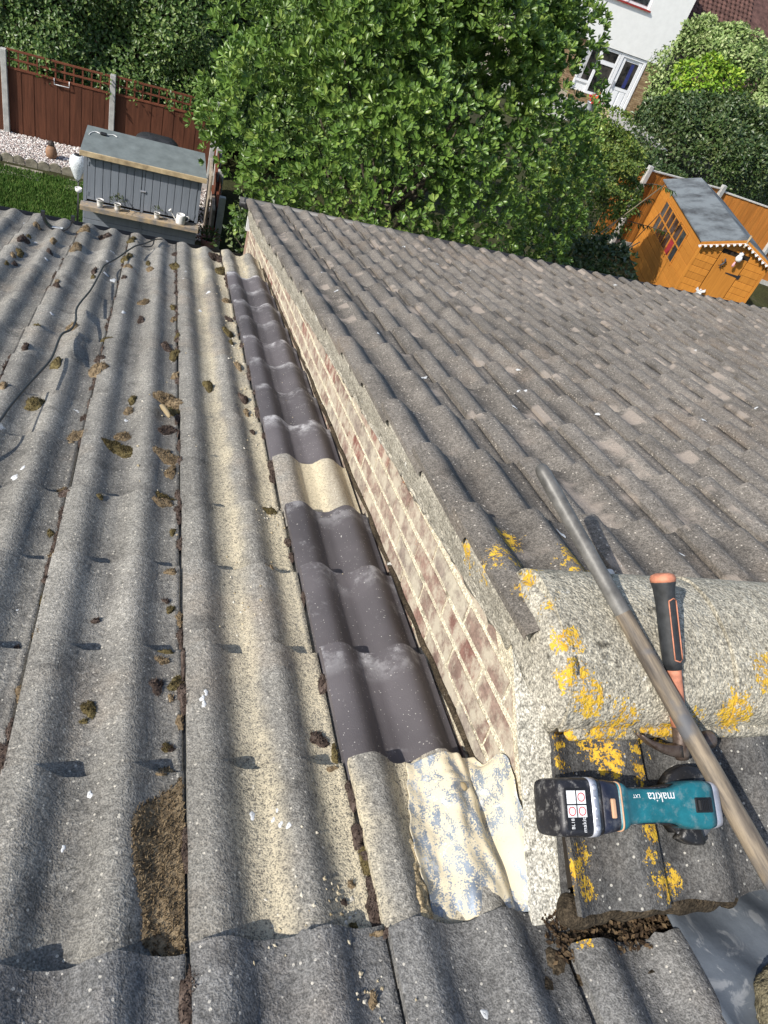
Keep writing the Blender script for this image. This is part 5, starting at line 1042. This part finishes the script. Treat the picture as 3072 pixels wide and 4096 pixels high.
# roof of the building behind
rb=empty('outbuilding',(27.5,38,0),label='building with maroon pantiled roof behind the pale shrubs',cat='house'); M_mar=simple('maroon_pantile',(.11,.058,.048),.85,.25,.3,3,40,.3,.02); M_dkw=simple('shade_painted_tile_hung_wall',(.03,.027,.025),.95,.1)  # wall tone is near black: the white house's shadow painted into it
MB().box((-4.6,.6,0),(9,9,2.4)).build('wall',M_dkw,rb)
pr=math.radians(32); dk_=MB().add([(-4.7,.3,2.3),(10,.3,2.3),(10,9,2.3+8.7*math.tan(pr)),(-4.7,9,2.3+8.7*math.tan(pr))],[(0,1,2,3)]).build('roof',M_mar,rb)
ptm=MB(); R=[]
for y in (0,.36): R.append([(x,y,.05*math.cos(x/.30*6.283)**1 +.03+(.03 if y==0 else 0)) for x in np.linspace(0,.30,9)]+[(.30,y,-.01),(0,y,-.01)])
pt=ptm.loft(R).build('p',M_mar,None,True); ptme=pt.data; bpy.data.objects.remove(pt)
Rx=Matrix.Rotation(pr,4,'X')
for r in range(19):
    for c_ in range(16):
        x=-3.6+.30*c_+.10*r; s=1.2+.33*r
        if c_*1.0>15: continue
        inst('roof_tile',ptme,Matrix.Translation((x,.3+s*math.cos(pr),2.33+s*math.sin(pr)))@Rx,dk_)
# patio clutter by the house
tb_=empty('patio_table',(17.6,33.0,0),label='round green patio table by the white house',cat='table'); M_gt=simple('dark_green_metal',(.02,.07,.05),.5,.4); MB().lathe([(.001,.36),(.55,.36),(.55,.40),(.001,.40)],24).build('top',M_gt,tb_,True)
for a in (0,1.57,3.14,4.71): MB().cyl((.35*math.cos(a),.35*math.sin(a),0),(.3*math.cos(a),.3*math.sin(a),.37),.03).build('leg',M_gt,tb_,True)
fp=pot('flower_pot',17.65,33.0,.40,.18,.42,'silver pot of red flowers on the green patio table',M_gear,60,M_yel,spread=.3)
M_redp=rnd_mat('red_petals',(0,(.5,.01,.02)),(1,(.7,.05,.06))); n=70; d_=rdir(n); d_[:,2]=abs(d_[:,2]); leaves('flowers',d_*np.array([.34,.3,.3])+np.array([.15,0,.45]),rdir(n),d_,rng.uniform(.10,.16,n),SMALL,M_redp,fp)
M_tim=simple('pale_new_timber',(.50,.40,.25),.8,.2,.15,4,30,.2,.01)
o=MB().add([(18.0,32.6,.05),(18.9,32.5,.05),(18.75,33.4,.75),(17.9,33.5,.75),(18.0,32.6,.0),(18.9,32.5,.0),(18.75,33.4,.70),(17.9,33.5,.70)],[(0,1,2,3),(7,6,5,4),(0,4,5,1),(1,5,6,2),(2,6,7,3),(3,7,4,0)]).build('timber_sheet',M_tim); tag(o,'pale timber sheet leaning by the green patio table','board')
pb_=empty('planter_box',(17.3,32.0,0),label='empty timber planter box in front of the green table',cat='planter')
for a,b_ in (((-.6,-.3,0),(.6,-.25,.3)),((-.6,.25,0),(.6,.3,.3)),((-.6,-.249,0),(-.55,.249,.3)),((.55,-.249,0),(.6,.249,.3))): MB().box(a,b_).build('side_board',M_old,pb_)
MB().box((-.54,-.24,.02),(.54,.24,.2)).build('soil',M_conc,pb_)
o=MB().add([(14,32.2,.008),(22,32.2,.008),(22.6,37.42,.008),(14,37.42,.008)],[(0,1,2,3)]).build('patio',M_conc); tag(o,kind='structure')
